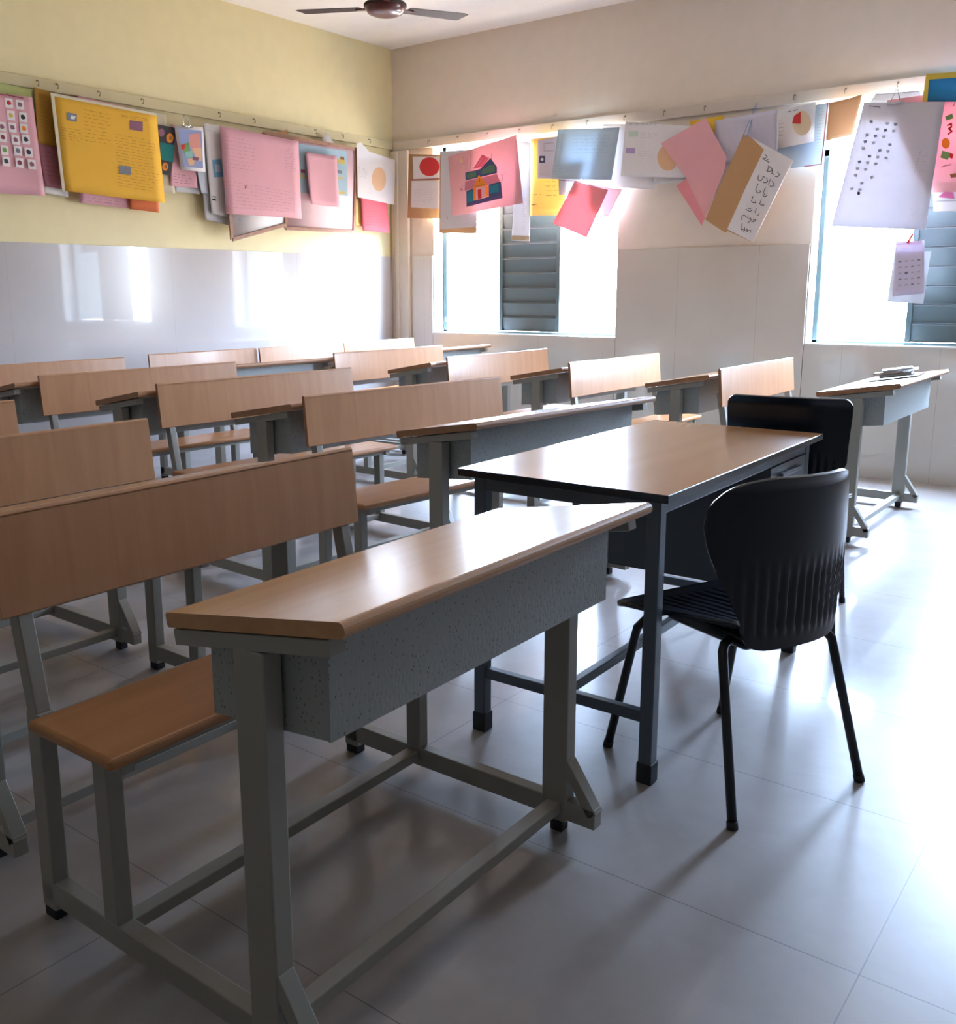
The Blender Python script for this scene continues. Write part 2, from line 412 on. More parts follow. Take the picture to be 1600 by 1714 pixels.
for k in range(3):
    z1 = .698-.125*k; z0 = z1-.115; op = .028 if k == 0 else .0
    m = MB(); m.box(TW-.075, TW-.058+op, py0+.006, py1-.006, z0, z1, .002)
    m.box(.2, TW-.07, py0+.012, py0+.016, z0+.01, z1-.02); m.box(.2, TW-.07, py1-.016, py1-.012, z0+.01, z1-.02)
    dr = m.build('drawer', SLATE, tb)
    m = MB(); m.bar((TW-.050+op, py0+.08, z1-.03), (TW-.050+op, py1-.08, z1-.03), .012, .012, bev=.002); m.build('drawer_handle', SLATE, dr)

# ---------------- black moulded chairs ----------------
def lerp(tab, t):
    for (a, va), (b, vb) in zip(tab, tab[1:]):
        if t <= b: return va+(vb-va)*max(0, (t-a))/(b-a)
    return tab[-1][1]
def make_chair(zs=1.0, square=False):
    """faces +y; origin between the feet"""
    root = empty('plastic_chair')
    # backrest shell
    NU, NV = 72, 34
    HW = [(.400, .105), (.403, .125), (.409, .140), (.42, .151), (.44, .159), (.47, .165), (.50, .176), (.55, .198), (.60, .220), (.65, .236), (.70, .243), (.74, .236), (.765, .222), (.785, .200), (.80, .172), (.81, .135), (.814, .10)]
    if square: HW = [(a, min(b, .225)) for a, b in HW if a <= .6]+[(.66, .222), (.76, .228), (.79, .228), (.802, .222), (.81, .212), (.814, .198)]
    zt = [.400, .402, .405, .409, .414, .42, .43, .445, .46, .48]+[.5+.02*i for i in range(15)]+[.79, .797, .803, .808, .811, .813, .814]
    NV = len(zt)
    def bpos(s, z):
        hw = lerp(HW, z); x = s*hw
        t = (z-.40)/.414
        y = -.205-.004*t + (.45 if square else 1.35)*x*x*(1+.2*t)
        rid = 0
        if z < .62:
            k = max(0, min(1, (.62-z)/.06))*max(0, min(1, (z-.43)/.03))
            rid = .0035*k*math.sin(x/.0265*2*math.pi)
        if z > .79: y -= (z-.79)*.45
        return Vector((x, y+rid, z*zs))
    m = MB(); g = [[m.bm.verts.new(bpos(-1+2*i/NU, z)) for i in range(NU+1)] for z in zt]
    for j in range(NV-1):
        for i in range(NU):
            f = m.bm.faces.new((g[j][i], g[j][i+1], g[j+1][i+1], g[j+1][i])); f.smooth = True
    o = m.build('backrest', BLK, root); md = o.modifiers.new('thickness', 'SOLIDIFY'); md.thickness = .009; md.offset = 0
    bv = o.modifiers.new('soft_rim', 'BEVEL'); bv.width = .003; bv.segments = 2; bv.limit_method = 'ANGLE'; bv.angle_limit = R(50)
    # seat shell
    HS = [(0, .115), (.05, .135), (.15, .165), (.3, .195), (.5, .213), (.7, .222), (.88, .222), (.94, .213), (.98, .196), (1, .175)]
    ts = [i/30*.88 for i in range(30)]+[.88, .91, .94, .96, .98, .99, 1.0]
    def spos(s, t):
        hw = lerp(HS, t); x = s*hw; y = -.180+.420*t
        z = .437+.010*math.cos(t*3.0) + .55*x*x*(1-t)*1.2 - .010*max(0, t-.85)/.15
        if t < .1: z -= (.1-t)*.25
        k = max(0, min(1, (.80-t)/.04))
        gr = (x/.030) % 1.0
        if gr < .22 and abs(x) < .17: z -= .0045*k
        return Vector((x, y, (z)*zs))
    NU = 84
    m = MB(); g = [[m.bm.verts.new(spos(-1+2*i/NU, t)) for i in range(NU+1)] for t in ts]
    for j in range(len(ts)-1):
        for i in range(NU):
            f = m.bm.faces.new((g[j][i], g[j][i+1], g[j+1][i+1], g[j+1][i])); f.smooth = True
    o = m.build('seat', BLK, root); md = o.modifiers.new('thickness', 'SOLIDIFY'); md.thickness = .012; md.offset = 1 if False else -1
    # moulded skirt under the seat
    m = MB(); m.box(-.130, .130, -.160, .12, .388*zs, .428*zs, .015, 3); m.build('seat_skirt', BLK, root)
    for sx in (-1, 1):
        # one bent tube leg at a time
        for fy, ty, fx in ((-.237, -.11, .222), (.237, .13, .212)):
            pts = [(sx*.09, ty, .405*zs), (sx*.135, ty, .405*zs)]
            P0 = Vector((sx*.155, ty+.2*(fy-ty)*.2, .400*zs)); P1 = Vector((sx*fx, fy, .0))
            c = Vector((sx*.185, ty+(fy-ty)*.25, .385*zs)); dd = (P1-c)
            pts += [P0, Vector((sx*.172, ty+(fy-ty)*.14, .388*zs)), c+dd*.06, c+dd*.14, c+dd*.97]
            # rounder bend
            m = MB(); m.tube(pts, .0115, 12); lg = m.build('leg', BLKM, root)
            m = MB(); m.tube([c+dd*.955, P1+Vector((0, 0, .0))], .0135, 12); m.build('foot_cap', RUB, lg)
    return root
ch = make_chair(1.0)
f = Vector((-.922, .387)); ch.location = (4.981, -4.395, 0); ch.rotation_euler = (0, 0, math.atan2(f.y, f.x)-math.pi/2)
tag(ch, 'black plastic chair with ribbed seat pulled up at the near corner of the black-edged table', 'chair')
ch2 = make_chair(1.0, True); ch2.location = (4.675, -3.10, 0); ch2.rotation_euler = (0, 0, R(11)); ch2.scale = (.93, 1, 1.055)
tag(ch2, 'black plastic chair beyond the far end of the table, only its straight-topped back showing', 'chair')

# ---------------- ceiling fan ----------------
FX, FY, FZ = 1.652, -1.939, 2.93
fan = tag(empty('ceiling_fan', (FX, FY, FZ)), 'dark maroon three-bladed ceiling fan hanging near the room corner', 'fan')
m = MB(); m.lathe([(.02, -.052), (.075, -.050), (.108, -.036), (.125, -.010), (.125, .012), (.110, .030), (.06, .040), (.03, .042)], 40); m.build('motor_housing', MAROON, fan)
m = MB(); m.lathe([(.128, -.004), (.131, .0), (.131, .010), (.128, .014)], 40); m.build('trim_ring', FANB, fan)
m = MB(); m.lathe([(.030, .038), (.086, .044), (.090, .085), (.075, .12), (.022, .15)], 24); m.build('lower_canopy', MAROON, fan)
m = MB(); m.tube([(0, 0, .04), (0, 0, HT-FZ-.01)], .012, 12); m.build('downrod', MAROON, fan)
m = MB(); m.lathe([(.02, HT-FZ-.09), (.060, HT-FZ-.03), (.065, HT-FZ-.001)], 24); m.build('ceiling_canopy', MAROON, fan)
for a in (157+37.6, 37+37.6, 277+37.6):
    c, s = math.cos(R(a)), math.sin(R(a)); Mr = Matrix.Rotation(R(a), 4, 'Z') @ Matrix.Rotation(R(-4), 4, 'X')
    m = MB(); n = 14; topv = []; botv = []
    for i in range(n+1):
        t = i/n; r = .16+.44*t; w = .052+.018*t
        if t > .93: w *= .82
        topv.append([m.bm.verts.new(Mr @ Vector((r, y, .004+.004*(1-(y/w)**2)+.03*t))) for y in (-w, -w*.4, w*.4, w)])
        botv.append([m.bm.verts.new(Mr @ Vector((r, y, .001+.03*t))) for y in (-w, -w*.4, w*.4, w)])
    for i in range(n):
        for k in range(3):
            m.bm.faces.new((topv[i][k], topv[i+1][k], topv[i+1][k+1], topv[i][k+1])).smooth = True
            m.bm.faces.new((botv[i][k+1], botv[i+1][k+1], botv[i+1][k], botv[i][k]))
        for k, kk in ((0, 0), (3, 3)):
            m.bm.faces.new((topv[i][k], botv[i][k], botv[i+1][k], topv[i+1][k]))
    for q in (0, n):
        for k in range(3): m.bm.faces.new((topv[q][k], topv[q][k+1], botv[q][k+1], botv[q][k]))
    bl = m.build('fan_blade', FANB, fan)
    m = MB(); vs = m.box(.10, .20, -.018, .018, -.004, .003, .002)
    for v in m.bm.verts: v.co = Mr @ v.co
    m.build('blade_bracket', MAROON, bl)

# ---------------- things on the far right desk ----------------
NBG = mat('notebook_grey_cover', (.30, .30, .33), .35); NBD = mat('notebook_dark_cover', (.035, .035, .045), .3); PG = mat('page_edges', (.75, .74, .72), .7)
slope = math.atan2(.7996-.7344, .838-.4506)
V0x, V0y = 3.9186, -1.344
def on_desk(lx, ly): # height of the sloping desktop at local x
    return .7344+(lx-.4506)*math.tan(slope)
def booklike(name, lx, ly, h0, w, l, th, rz, cover, label, cat, group=None):
    o = empty(name, (V0x+lx, V0y+ly, 0)); 
    Mx = Matrix.Rotation(-slope, 4, 'Y') @ Matrix.Rotation(R(rz), 4, 'Z')
    m = MB(); m.box(-w/2, w/2, -l/2, l/2, 0, .0012, 0, 1, 0, Mx); m.box(-w/2, w/2, -l/2, l/2, th-.0012, th, 0, 1, 0, Mx); m.box(-w/2, -w/2+.0015, -l/2, l/2, .001, th-.001, 0, 1, 0, Mx)
    if th < .006:
        ob = m.build('cover', cover, o)
    else:
        ob = m.build('cover', cover, o)
        m = MB(); m.box(-w/2+.002, w/2-.003, -l/2+.003, l/2-.003, .0014, th-.0014, 0, 1, 0, Mx); m.build('pages', PG, o)
    o.location.z = on_desk(lx, ly)+h0+.0035
    tag(o, label, cat, group); return o
booklike('folder', .665, .115, 0, .24, .36, .004, 6, NBD, 'thin dark folder lying under the notebooks on the far right desktop', 'folder')
booklike('notebook', .645, .215, .006, .16, .24, .014, 10, NBD, 'dark notebook, lowest of the small stack on the far right desktop', 'notebook', 'notebooks stacked on the far right desk')
booklike('notebook', .640, .225, .021, .155, .235, .012, -6, NBG, 'grey notebook, middle of the small stack on the far right desktop', 'notebook', 'notebooks stacked on the far right desk')
booklike('notebook', .640, .24, .034, .15, .23, .008, 14, NBG, 'thin grey notebook, topmost of the small stack on the far right desktop', 'notebook', 'notebooks stacked on the far right desk')

# ---------------- charts and papers hanging from the rails ----------------
PC = {  # paper and ink colours
 'pink': (.80, .45, .51), 'pinkw': (.82, .44, .46), 'palepink': (.84, .62, .66), 'palegreen': (.55, .60, .25), 'mustard': (.50, .26, .04), 'rose': (.45, .19, .24),
 'white': (.86, .84, .86), 'greywhite': (.68, .68, .71), 'bluewhite': (.66, .71, .82), 'orange': (.86, .50, .06), 'redorange': (.70, .18, .06), 'cream': (.74, .68, .52),
 'dark': (.05, .045, .05), 'kraft': (.44, .25, .12), 'kraft2': (.50, .32, .18), 'kraftlight': (.62, .48, .32), 'coral': (.78, .17, .22), 'coralw': (.84, .33, .36), 'yellow': (.82, .56, .20), 'yellow2': (.80, .50, .05),
 'lilac': (.70, .67, .78), 'lilac2': (.74, .68, .82), 'bluegrey': (.50, .60, .68), 'ltbluew': (.46, .58, .68), 'newsprint': (.64, .62, .66), 'c_blue2': (.03, .22, .42), 'gold': (.72, .52, .08),
 'ink': (.06, .06, .08), 'c_red': (.65, .05, .05), 'c_plum': (.30, .14, .20), 'c_yel': (.70, .55, .18), 'c_org': (.80, .27, .03), 'c_mar': (.30, .06, .10), 'c_grn': (.18, .36, .12), 'c_slate': (.22, .25, .30),
 'c_brown': (.30, .15, .05), 'c_teal': (.02, .20, .19), 'c_mapblue': (.32, .38, .62), 'c_salmon': (.78, .35, .30), 'c_peach': (.80, .52, .32), 'c_turq': (.30, .58, .52), 'c_sky': (.25, .50, .72),
 'c_ltblue': (.45, .63, .72), 'c_gray': (.48, .48, .52), 'c_navy': (.06, .09, .18), 'c_blue': (.03, .22, .32), 'c_purp': (.12, .09, .22), 'c_rose2': (.55, .22, .28), 'c_dgrn': (.10, .20, .13), 'c_hot': (.75, .14, .22),
 'c_hot2': (.85, .25, .50), 'c_mint': (.60, .72, .64), 'c_lil': (.48, .38, .62), 'c_cream2': (.78, .62, .42)}
PM = {}
def pm(k):
    if k not in PM:
        board = k in ('dark', 'kraft')
        PM[k] = mat('paper_'+k.replace('c_', 'ink_'), PC[k], .75, spec=.25, trans=0 if board else .2)
    return PM[k]
FRAME = wood('board_frame_wood', (.32, .14, .07), (.22, .09, .04), 0, .4, 30, .1)
PAPERS=[
('Y', 0.085, 'picture_chart', 'pink chart with a grid of small picture squares at the left frame edge', 'chart', 'pink',[(-3.687, 2.37),(-3.382, 2.379),(-3.355, 1.809),(-3.745, 1.801)],[('p', 'white',[(-3.555, 2.351),(-3.508, 2.353),(-3.508, 2.3),(-3.556, 2.298)]),('p', 'c_red',[(-3.545, 2.334),(-3.534, 2.341),(-3.521, 2.336),(-3.516, 2.32),(-3.532, 2.313),(-3.544, 2.317)]),('p', 'white',[(-3.488, 2.351),(-3.44, 2.352),(-3.44, 2.299),(-3.489, 2.297)]),('p', 'c_plum',[(-3.478, 2.333),(-3.466, 2.34),(-3.453, 2.335),(-3.449, 2.319),(-3.464, 2.312),(-3.476, 2.316)]),('p', 'white',[(-3.55, 2.282),(-3.503, 2.284),(-3.503, 2.23),(-3.551, 2.229)]),('p', 'c_yel',[(-3.541, 2.265),(-3.529, 2.272),(-3.516, 2.266),(-3.512, 2.251),(-3.527, 2.244),(-3.539, 2.248)]),('p', 'white',[(-3.476, 2.282),(-3.428, 2.284),(-3.428, 2.229),(-3.477, 2.228)]),('p', 'ink',[(-3.467, 2.265),(-3.455, 2.272),(-3.442, 2.266),(-3.437, 2.25),(-3.453, 2.243),(-3.465, 2.247)]),('p', 'white',[(-3.613, 2.211),(-3.566, 2.212),(-3.566, 2.158),(-3.614, 2.158)]),('p', 'c_plum',[(-3.603, 2.194),(-3.592, 2.2),(-3.579, 2.195),(-3.575, 2.179),(-3.59, 2.172),(-3.602, 2.176)]),('p', 'white',[(-3.548, 2.215),(-3.501, 2.216),(-3.501, 2.162),(-3.549, 2.161)]),('p', 'c_plum',[(-3.539, 2.198),(-3.527, 2.204),(-3.514, 2.199),(-3.51, 2.183),(-3.525, 2.176),(-3.537, 2.18)]),('p', 'white',[(-3.478, 2.218),(-3.43, 2.219),(-3.43, 2.164),(-3.479, 2.164)]),('p', 'c_org',[(-3.468, 2.2),(-3.456, 2.207),(-3.443, 2.201),(-3.439, 2.185),(-3.455, 2.178),(-3.466, 2.183)]),('p', 'white',[(-3.614, 2.151),(-3.568, 2.152),(-3.568, 2.098),(-3.615, 2.098)]),('p', 'c_mar',[(-3.605, 2.134),(-3.593, 2.141),(-3.581, 2.135),(-3.576, 2.119),(-3.592, 2.112),(-3.603, 2.117)]),('p', 'white',[(-3.537, 2.146),(-3.489, 2.147),(-3.489, 2.093),(-3.538, 2.092)]),('p', 'c_plum',[(-3.527, 2.129),(-3.516, 2.135),(-3.503, 2.129),(-3.498, 2.113),(-3.514, 2.107),(-3.526, 2.111)]),('p', 'white',[(-3.473, 2.156),(-3.424, 2.157),(-3.424, 2.102),(-3.473, 2.101)]),('p', 'ink',[(-3.463, 2.138),(-3.451, 2.145),(-3.438, 2.139),(-3.433, 2.123),(-3.449, 2.116),(-3.461, 2.12)]),('p', 'white',[(-3.613, 2.08),(-3.566, 2.08),(-3.566, 2.026),(-3.613, 2.026)]),('p', 'c_grn',[(-3.603, 2.062),(-3.591, 2.069),(-3.579, 2.063),(-3.574, 2.047),(-3.59, 2.04),(-3.601, 2.045)]),('p', 'white',[(-3.529, 2.085),(-3.482, 2.085),(-3.482, 2.031),(-3.53, 2.031)]),('p', 'c_slate',[(-3.52, 2.067),(-3.508, 2.074),(-3.495, 2.068),(-3.49, 2.051),(-3.506, 2.045),(-3.518, 2.049)]),('p', 'white',[(-3.464, 2.084),(-3.415, 2.084),(-3.415, 2.029),(-3.464, 2.029)]),('p', 'ink',[(-3.454, 2.066),(-3.442, 2.073),(-3.428, 2.066),(-3.424, 2.05),(-3.44, 2.043),(-3.452, 2.048)]),('p', 'white',[(-3.61, 2.016),(-3.563, 2.016),(-3.563, 1.962),(-3.611, 1.962)]),('p', 'ink',[(-3.601, 1.999),(-3.589, 2.005),(-3.576, 1.999),(-3.572, 1.983),(-3.587, 1.976),(-3.599, 1.981)]),('p', 'white',[(-3.527, 2.016),(-3.479, 2.016),(-3.479, 1.961),(-3.528, 1.962)]),('p', 'c_mar',[(-3.517, 1.998),(-3.505, 2.005),(-3.492, 1.999),(-3.488, 1.982),(-3.504, 1.976),(-3.516, 1.981)]),('p', 'white',[(-3.452, 2.015),(-3.403, 2.015),(-3.402, 1.96),(-3.452, 1.96)]),('p', 'c_plum',[(-3.442, 1.997),(-3.43, 2.004),(-3.416, 1.998),(-3.412, 1.981),(-3.428, 1.975),(-3.44, 1.979)]),('s', 'c_mar', 0.006,[(-3.587, 2.364),(-3.556, 2.365),(-3.537, 2.369),(-3.525, 2.366),(-3.502, 2.366),(-3.48, 2.365),(-3.448, 2.364)]),('s', 'c_mar', 0.005,[(-3.542, 2.372),(-3.534, 2.364),(-3.52, 2.368),(-3.507, 2.363)])], 0.006, None),
('Y', 0.045, 'paper_sheet', 'pale green sheet whose top edge shows above the pink picture chart', 'paper', 'palegreen',[(-3.66, 2.444),(-3.347, 2.433),(-3.354, 2.122),(-3.693, 2.117)],[], 0.006, None),
('Y', 0.06, 'paper_sheet', 'narrow mustard orange sheet with writing between the pink picture chart and the big orange poster', 'paper', 'mustard',[(-3.351, 2.444),(-3.232, 2.431),(-3.222, 2.114),(-3.358, 2.12)],[('L', 'c_brown', 9, 0.0018,[(-3.338, 2.381),(-3.245, 2.377),(-3.239, 2.186),(-3.348, 2.19)])], 0.006, None),
('Y', 0.05, 'paper_sheet', 'dusky rose sheet with faint lines below the narrow mustard sheet', 'paper', 'rose',[(-3.359, 2.173),(-3.203, 2.166),(-3.19, 1.86),(-3.333, 1.87)],[('L', 'c_mar', 6, 0.0018,[(-3.336, 2.088),(-3.219, 2.083),(-3.217, 1.922),(-3.328, 1.927)])], 0.006, None),
('Y', 0.04, 'paper_sheet', 'white sheet peeking out low behind the dusky rose sheet', 'paper', 'white',[(-3.34, 2.071),(-3.166, 2.064),(-3.172, 1.818),(-3.339, 1.831)],[], 0.006, None),
('Y', 0.11, 'handwritten_poster', 'large orange handwritten poster with three tiny pictures on the yellow wall', 'poster', 'orange',[(-3.278, 2.418),(-2.52, 2.4),(-2.496, 1.823),(-3.255, 1.847)],[('p', 'cream',[(-3.278, 2.418),(-2.52, 2.4),(-2.521, 2.384),(-3.279, 2.401)]),('p', 'cream',[(-3.278, 2.418),(-3.255, 2.415),(-3.235, 1.845),(-3.255, 1.847)]),('p', 'c_slate',[(-3.181, 2.318),(-3.112, 2.317),(-3.116, 2.27),(-3.185, 2.272)]),('p', 'c_plum',[(-2.732, 2.33),(-2.632, 2.332),(-2.637, 2.271),(-2.736, 2.271)]),('p', 'c_slate',[(-2.831, 2.037),(-2.746, 2.038),(-2.75, 1.984),(-2.835, 1.984)]),('p', 'white',[(-3.154, 2.304),(-3.122, 2.301),(-3.132, 2.282),(-3.16, 2.282)]),('L', 'c_brown', 9, 0.0018,[(-3.068, 2.362),(-2.87, 2.353),(-2.874, 2.151),(-3.077, 2.154)]),('L', 'c_brown', 5, 0.0018,[(-3.244, 2.233),(-3.079, 2.225),(-3.082, 2.146),(-3.243, 2.153)]),('L', 'c_brown', 18, 0.0018,[(-2.858, 2.237),(-2.533, 2.227),(-2.531, 1.879),(-2.864, 1.903)]),('L', 'c_brown', 2, 0.0018,[(-2.804, 2.361),(-2.542, 2.359),(-2.543, 2.336),(-2.806, 2.339)])], 0.004, None),
('Y', 0.06, 'paper_sheet', 'pink sheet with its purple-striped top and lower strip sticking out behind the large orange poster', 'paper', 'pink',[(-3.063, 2.439),(-2.704, 2.417),(-2.747, 1.774),(-3.116, 1.788)],[('L', 'c_plum', 2, 0.0018,[(-3.096, 1.833),(-2.762, 1.819),(-2.764, 1.785),(-3.099, 1.8)]),('L', 'c_plum', 3, 0.0018,[(-3.043, 2.431),(-2.714, 2.405),(-2.716, 2.379),(-3.045, 2.406)])], 0.006, None),
('Y', 0.075, 'paper_sheet', 'red-orange sheet whose corner sticks out below the right end of the large orange poster', 'paper', 'redorange',[(-2.721, 2.339),(-2.499, 2.349),(-2.524, 1.76),(-2.758, 1.769)],[('L', 'c_mar', 1, 0.0018,[(-2.645, 1.795),(-2.541, 1.79),(-2.543, 1.77),(-2.646, 1.776)])], 0.006, None),
('Y', 0.05, 'paper_sheet', 'cream sheet behind the right edge of the large orange poster', 'paper', 'cream',[(-2.634, 2.421),(-2.404, 2.414),(-2.369, 1.899),(-2.619, 1.903)],[], 0.006, None),
('Y', 0.08, 'craft_board', 'dark narrow craft board with a teal square and orange flowers', 'craft board', 'dark',[(-2.498, 2.337),(-2.354, 2.332),(-2.37, 2.189),(-2.412, 2.012),(-2.499, 2.02)],[('p', 'c_teal',[(-2.483, 2.224),(-2.368, 2.217),(-2.386, 2.101),(-2.487, 2.111)]),('p', 'c_org',[(-2.374, 2.263),(-2.377, 2.251),(-2.384, 2.24),(-2.394, 2.232),(-2.406, 2.228),(-2.417, 2.229),(-2.426, 2.235),(-2.431, 2.245),(-2.433, 2.256),(-2.43, 2.269),(-2.423, 2.279),(-2.413, 2.287),(-2.401, 2.291),(-2.39, 2.29),(-2.381, 2.284),(-2.375, 2.275)]),('p', 'c_brown',[(-2.386, 2.262),(-2.388, 2.256),(-2.391, 2.25),(-2.395, 2.246),(-2.4, 2.245),(-2.404, 2.245),(-2.408, 2.248),(-2.41, 2.253),(-2.411, 2.259),(-2.409, 2.265),(-2.406, 2.27),(-2.402, 2.274),(-2.397, 2.276),(-2.393, 2.275),(-2.389, 2.272),(-2.387, 2.268)]),('p', 'c_org',[(-2.432, 2.069),(-2.435, 2.059),(-2.441, 2.049),(-2.449, 2.042),(-2.459, 2.04),(-2.468, 2.041),(-2.475, 2.046),(-2.48, 2.054),(-2.481, 2.065),(-2.478, 2.076),(-2.472, 2.085),(-2.464, 2.092),(-2.454, 2.095),(-2.445, 2.093),(-2.438, 2.088),(-2.433, 2.08)]),('p', 'c_brown',[(-2.441, 2.069),(-2.442, 2.063),(-2.445, 2.059),(-2.449, 2.055),(-2.453, 2.054),(-2.457, 2.054),(-2.46, 2.057),(-2.462, 2.061),(-2.462, 2.067),(-2.461, 2.072),(-2.459, 2.077),(-2.455, 2.08),(-2.451, 2.081),(-2.447, 2.081),(-2.443, 2.078),(-2.441, 2.074)]),('p', 'c_plum',[(-2.445, 2.29),(-2.447, 2.279),(-2.453, 2.27),(-2.462, 2.263),(-2.471, 2.26),(-2.48, 2.261),(-2.487, 2.266),(-2.492, 2.274),(-2.493, 2.284),(-2.49, 2.295),(-2.485, 2.304),(-2.476, 2.311),(-2.467, 2.314),(-2.458, 2.313),(-2.45, 2.308),(-2.446, 2.3)])], 0, None),
('Y', 0.06, 'paper_sheet', 'small pink sheet with ink writing below and left of the map', 'paper', 'pink',[(-2.372, 2.355),(-2.193, 2.354),(-2.185, 1.948),(-2.412, 1.946)],[('L', 'ink', 4, 0.0018,[(-2.381, 2.04),(-2.2, 2.032),(-2.194, 1.964),(-2.391, 1.964)])], 0.006, None),
('Y', 0.048, 'paper_sheet', 'grey-white sheet showing below the small pink ink-written sheet', 'paper', 'greywhite',[(-2.353, 2.233),(-2.14, 2.237),(-2.152, 1.911),(-2.371, 1.911)],[], 0.006, None),
('Y', 0.1, 'map_sheet', 'small colourful political map clipped below the rail', 'map', 'white',[(-2.373, 2.347),(-2.131, 2.361),(-2.131, 2.06),(-2.34, 2.057)],[('p', 'c_mapblue',[(-2.345, 2.327),(-2.148, 2.335),(-2.15, 2.082),(-2.313, 2.079)]),('p', 'c_salmon',[(-2.258, 2.298),(-2.16, 2.318),(-2.163, 2.202),(-2.236, 2.17),(-2.257, 2.239)]),('p', 'c_peach',[(-2.233, 2.21),(-2.156, 2.219),(-2.162, 2.13),(-2.208, 2.133)]),('p', 'c_grn',[(-2.328, 2.22),(-2.261, 2.247),(-2.256, 2.176),(-2.302, 2.163)]),('p', 'c_turq',[(-2.301, 2.179),(-2.235, 2.194),(-2.238, 2.146),(-2.294, 2.14)]),('p', 'c_peach',[(-2.284, 2.133),(-2.217, 2.148),(-2.231, 2.095),(-2.272, 2.091)]),('p', 'c_red',[(-2.333, 2.219),(-2.297, 2.231),(-2.305, 2.195),(-2.325, 2.188)]),('p', 'c_plum',[(-2.237, 2.154),(-2.181, 2.152),(-2.193, 2.131),(-2.239, 2.13)])], 0, ('clip',)),
('Y', 0.07, 'paper_sheet', 'pale blue-white sheet hanging lower behind the map', 'paper', 'bluewhite',[(-2.226, 2.285),(-2.076, 2.295),(-2.091, 1.914),(-2.159, 1.917)],[], 0.006, None),
('Y', 0.085, 'page_sheet', 'tall white printed page with a blue picture left of the big pink sheet', 'page', 'white',[(-2.112, 2.393),(-1.796, 2.392),(-1.807, 1.75),(-2.085, 1.781)],[('p', 'c_sky',[(-2.055, 2.15),(-1.969, 2.166),(-1.96, 2.043),(-2.047, 2.032)]),('p', 'bluewhite',[(-2.03, 2.123),(-1.987, 2.127),(-1.985, 2.074),(-2.028, 2.07)]),('p', 'ink',[(-2.078, 1.885),(-2.041, 1.884),(-2.036, 1.871),(-2.073, 1.873)]),('p', 'c_grn',[(-2.071, 1.902),(-2.034, 1.901),(-2.035, 1.892),(-2.072, 1.894)]),('L', 'c_gray', 1, 0.0018,[(-2.094, 2.355),(-1.983, 2.353),(-1.984, 2.34),(-2.095, 2.343)])], 0.006, None),
('Y', 0.06, 'page_sheet', 'white page hanging lowest behind the tall printed page', 'page', 'greywhite',[(-2.134, 1.94),(-1.903, 1.932),(-1.884, 1.705),(-2.132, 1.738)],[('L', 'c_plum', 3, 0.0018,[(-2.022, 1.782),(-1.924, 1.775),(-1.927, 1.737),(-2.013, 1.745)])], 0.006, None),
('Y', 0.13, 'lined_poster', 'big pink sheet filled with ruled table lines left of the wooden-framed board', 'poster', 'pink',[(-2.007, 2.382),(-1.247, 2.367),(-1.243, 1.788),(-1.992, 1.78)],[('L', 'c_plum', 9, 0.0012,[(-1.973, 2.329),(-1.669, 2.323),(-1.671, 2.091),(-1.983, 2.096)]),('L', 'c_plum', 8, 0.0012,[(-1.977, 2.022),(-1.266, 1.984),(-1.261, 1.823),(-1.968, 1.815)]),('s', 'c_mar', 0.005,[(-1.815, 1.99),(-1.797, 1.986),(-1.813, 1.97),(-1.801, 1.991)]),('L', 'c_plum', 10, 0.0012,[(-1.404, 2.31),(-1.281, 2.306),(-1.278, 2.126),(-1.401, 2.128)])], 0.008, None),
('Y', 0.1, 'framed_board', 'wooden-framed board with light blue and pink panels and yellow picture labels', 'framed board', 'palepink',[(-1.581, 2.391),(-0.574, 2.381),(-0.625, 1.717),(-1.389, 1.709)],[('p', 'c_ltblue',[(-1.239, 2.353),(-0.688, 2.354),(-0.687, 2.001),(-1.237, 1.988)]),('p', 'c_yel',[(-0.816, 2.281),(-0.712, 2.282),(-0.713, 2.249),(-0.817, 2.248)]),('p', 'c_brown',[(-0.766, 2.304),(-0.718, 2.304),(-0.719, 2.281),(-0.767, 2.281)]),('p', 'c_yel',[(-0.8, 2.143),(-0.738, 2.143),(-0.738, 2.129),(-0.801, 2.129)]),('p', 'c_slate',[(-0.805, 2.194),(-0.75, 2.194),(-0.751, 2.17),(-0.806, 2.17)]),('p', 'c_yel',[(-0.805, 2.03),(-0.721, 2.032),(-0.722, 2.013),(-0.805, 2.011)]),('p', 'c_yel',[(-1.218, 2.124),(-1.154, 2.121),(-1.155, 2.103),(-1.219, 2.106)]),('p', 'c_mar',[(-1.21, 2.165),(-1.165, 2.165),(-1.166, 2.138),(-1.211, 2.138)])], 0, ('frame',)),
('Y', 0.115, 'framed_board', 'wooden-framed white board hanging crooked under the big pink sheet', 'framed board', 'white',[(-1.953, 2.025),(-1.388, 2.007),(-1.402, 1.735),(-1.936, 1.602)],[('p', 'c_slate',[(-1.84, 1.747),(-1.842, 1.743),(-1.845, 1.739),(-1.85, 1.737),(-1.855, 1.736),(-1.861, 1.736),(-1.865, 1.738),(-1.868, 1.742),(-1.869, 1.746),(-1.867, 1.75),(-1.864, 1.753),(-1.859, 1.756),(-1.854, 1.757),(-1.849, 1.757),(-1.844, 1.755),(-1.841, 1.751)]),('p', 'c_slate',[(-1.712, 1.797),(-1.713, 1.793),(-1.717, 1.789),(-1.722, 1.787),(-1.727, 1.786),(-1.733, 1.786),(-1.737, 1.788),(-1.74, 1.792),(-1.741, 1.796),(-1.74, 1.8),(-1.736, 1.803),(-1.731, 1.806),(-1.726, 1.807),(-1.72, 1.807),(-1.716, 1.805),(-1.713, 1.801)])], 0, ('frame',)),
